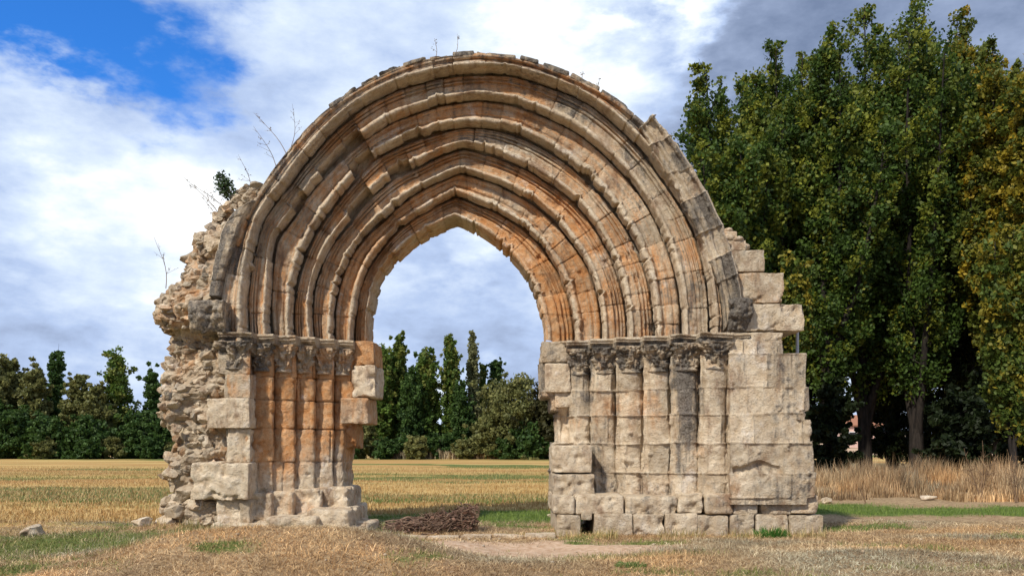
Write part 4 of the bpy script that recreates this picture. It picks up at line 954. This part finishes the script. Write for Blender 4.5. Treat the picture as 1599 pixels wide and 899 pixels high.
DP = [(.024, .062, .016), (.090, .155, .032)]; OL = [(.085, .105, .032), (.28, .27, .09)]; MD = [(.035, .085, .018), (.16, .24, .04), (.26, .27, .06)]
GL = 'trees at the far edge of the field left of the arch'; GM = 'trees seen through the arch opening'
far = [ # px, top, Y, halfwidth px, style, pal, group, label
 (-8,548,104,36,'round',OL,GL,'olive tree cut by the left edge'), (18,540,106,26,'round',OL,GL,'pale olive tree second from the left edge'),
 (54,556,104,28,'round',OL,GL,'rounded olive tree between pale tree and dark conifer'), (88,522,108,24,'cone',DP,GL,'dark pointed conifer rising above the left treeline'),
 (120,574,103,26,'round',OL,GL,'brownish olive tree right of the pointed conifer'), (180,526,105,44,'cone',MD,GL,'tall broad green tree left of the rubble'),
 (150,590,102,26,'round',OL,GL,'low pale tree at the left foot of the broad green tree'), (240,556,106,26,'cone',DP,GL,'dark tree showing beside the left pier'),
 (215,640,101,34,'round',DP,GL,'low dark tree right of the broad green tree'), (262,640,101,30,'round',DP,GL,'low dark tree half hidden by the rubble'),
 (20,636,100,40,'round',DP,GL,'low dark bush at the far left'), (75,650,100,38,'round',DP,GL,'low dark bush beneath the pointed conifer'), (135,648,100,36,'round',DP,GL,'low dark bush beneath the olive trees'),
 (-30,600,101,36,'round',DP,GL,'dark bush at the outer left edge'),
 (565,545,106,30,'column',DP,GM,'dark poplar beside the left pier'), (596,530,104,27,'column',MD,GM,'green poplar first clear of the left pier'), (620,519,106,23,'column',MD,GM,'slim green poplar of the left cluster'),
 (643,566,103,24,'column',DP,GM,'lower dark poplar in the middle of the cluster'), (663,540,105,31,'column',MD,GM,'broad green poplar of the cluster'), (704,511,105,19,'column',MD,GM,'tallest slim poplar seen through the opening'),
 (722,595,102,20,'column',DP,GM,'short dark poplar right of the tallest slim poplar'), (740,510,108,12,'column',OL,GM,'thin bare looking poplar with sparse pale leaves'), (753,560,110,9,'column',MD,GM,'slight poplar touching the sparse poplar'),
 (773,545,112,17,'round',DP,GM,'dark tree rising behind the willow'), (802,578,98,58,'round',OL,GM,'wide rounded willow beside the right pier'), (856,592,96,44,'round',[(.04,.045,.015),(.10,.09,.03)],GM,'brownish rounded willow half hidden by the right pier'),
 (905,580,100,40,'round',OL,GM,'willow behind the right pier'), (770,640,97,30,'round',OL,GM,'low side of the willow with drooping leaves'), (830,660,95,34,'round',DP,GM,'dark low bush beneath the willow')]
for q, (px, ty, Yd, hw, st, pal, grp, lab) in enumerate(far):
    x = WX(px, Yd); sp = .45 if (px == 740) else 1; pal = [(.12, .13, .05), (.30, .30, .14)] if px == 740 else pal
    nl = {'column': 60, 'cone': 70, 'round': 60}[st]
    nm = {'column': 'poplar_tree', 'cone': 'conical_tree', 'round': 'round_tree'}[st]
    make_tree(nm, (x, Yd, 0), WZ(ty, Yd), hw*Yd/F*1.08, lab, 'tree', grp, 1000+q, st, nl, 40 if hw > 20 else 26, .30 if hw > 20 else .25, pal, .03 if st != 'column' else .05, .16, sparse=sp)
ORDN = 'first second third fourth fifth sixth seventh eighth ninth tenth eleventh twelfth thirteenth fourteenth fifteenth sixteenth seventeenth eighteenth nineteenth twentieth twenty-first twenty-second twenty-third twenty-fourth twenty-fifth'.split()
sh = [(-30,688),(5,684),(40,690),(70,682),(105,688),(140,684),(175,680),(205,688),(235,682),(268,688),(300,682),(545,664),(572,656),(600,684),(628,680),(650,676),(676,678),(702,674),(726,684),(750,688),(790,680),(815,684),(842,678),(870,682),(900,676)]
for q, (px, ty) in enumerate(sh):
    Yd = 97+(q*37 % 5)-(2 if px > 500 else 0); x = WX(px, Yd)
    make_tree('hedge_shrub', (x, Yd, 0), WZ(ty, Yd), 22*Yd/F, ORDN[q]+' shrub from the left in the low far hedge along the field edge', 'shrub', 'low hedge shrubs along the far edge of the field', 1200+q, 'round', 16, 40, .32, DP if q % 3 else OL, .02, .05)

# ------------------------------------------------------------------ distance: hills, farmhouse
hx = np.linspace(-1500, 1500, 260); hy = np.array([600, 700, 850, 1100, 1500]); Xh, Yh = np.meshgrid(hx, hy)
prof = np.interp(hy, hy, [-2, 7, 13, 17, 12])[:, None]*(1+.35*vnoise(np.stack([Xh*.004, Yh*.002, Xh*0], -1), 4)); HM, gg = new_mat('far_hill')
finish(HM, gg, gg.mix(gg.rng(gg.noise(gg.n('ShaderNodeNewGeometry').outputs['Position'], .01, 5), .4, .6), (.12, .11, .07, 1), (.26, .18, .11, 1)))
tag(mesh_np('hills', np.stack([Xh, Yh, prof], -1), gridfaces(5, 260), HM), kind='structure')
def house():
    Yd = 120; x = WX(1352, Yd); z = float(gh(x, Yd)); e = empty('farmhouse', (x, Yd, z), 'small pale pink farmhouse glimpsed between the trunks of the poplars', 'farmhouse')
    wm, g1 = new_mat('pink_render'); finish(wm, g1, g1.mix(g1.rng(g1.noise(g1.n('ShaderNodeNewGeometry').outputs['Position'], 2), .3, .7), (.55, .36, .30, 1), (.66, .46, .39, 1)))
    rm, g2 = new_mat('roof_tile'); finish(rm, g2, (.32, .15, .09, 1)); dm, g3 = new_mat('dark_opening'); finish(dm, g3, (.03, .03, .035, 1), .3)
    wh, g4 = new_mat('white_frame'); finish(wh, g4, (.7, .7, .68, 1))
    def box(nm, m, par, a, b):
        P, f = rough_block(a[0], b[0], a[1], b[1], a[2], b[2], 1, .01, 0, .6); bb = Bag(); bb.add(P, f); return bb.build(nm, m, par, False)
    wl = box('wall', wm, e, (-3.2, 0, 0), (3.2, 6, 3.4))
    V = np.array([(-3.5, -.4, 3.35), (3.5, -.4, 3.35), (3.5, 3, 4.9), (-3.5, 3, 4.9), (3.5, 6.4, 3.35), (-3.5, 6.4, 3.35), (-3.5, -.4, 3.25), (3.5, -.4, 3.25), (3.5, 6.4, 3.25), (-3.5, 6.4, 3.25)])
    mesh_np('roof', V, [(0, 1, 2, 3), (3, 2, 4, 5), (6, 7, 1, 0), (9, 8, 7, 6), (7, 8, 4, 2), (1, 7, 2, 2), (6, 9, 5, 3), (0, 6, 3, 3), (8, 9, 5, 4)], rm, None, e, False)
    for wx in (-1.9, 1.9):
        wf = box('window', wh, e, (wx-.6, -.05, 1.2), (wx+.6, -.01, 2.4)); box('pane', dm, wf, (wx-.5, -.08, 1.3), (wx+.5, -.04, 2.3))
    box('door', dm, e, (-.5, -.06, 0), (.5, -.01, 2.2))
house()
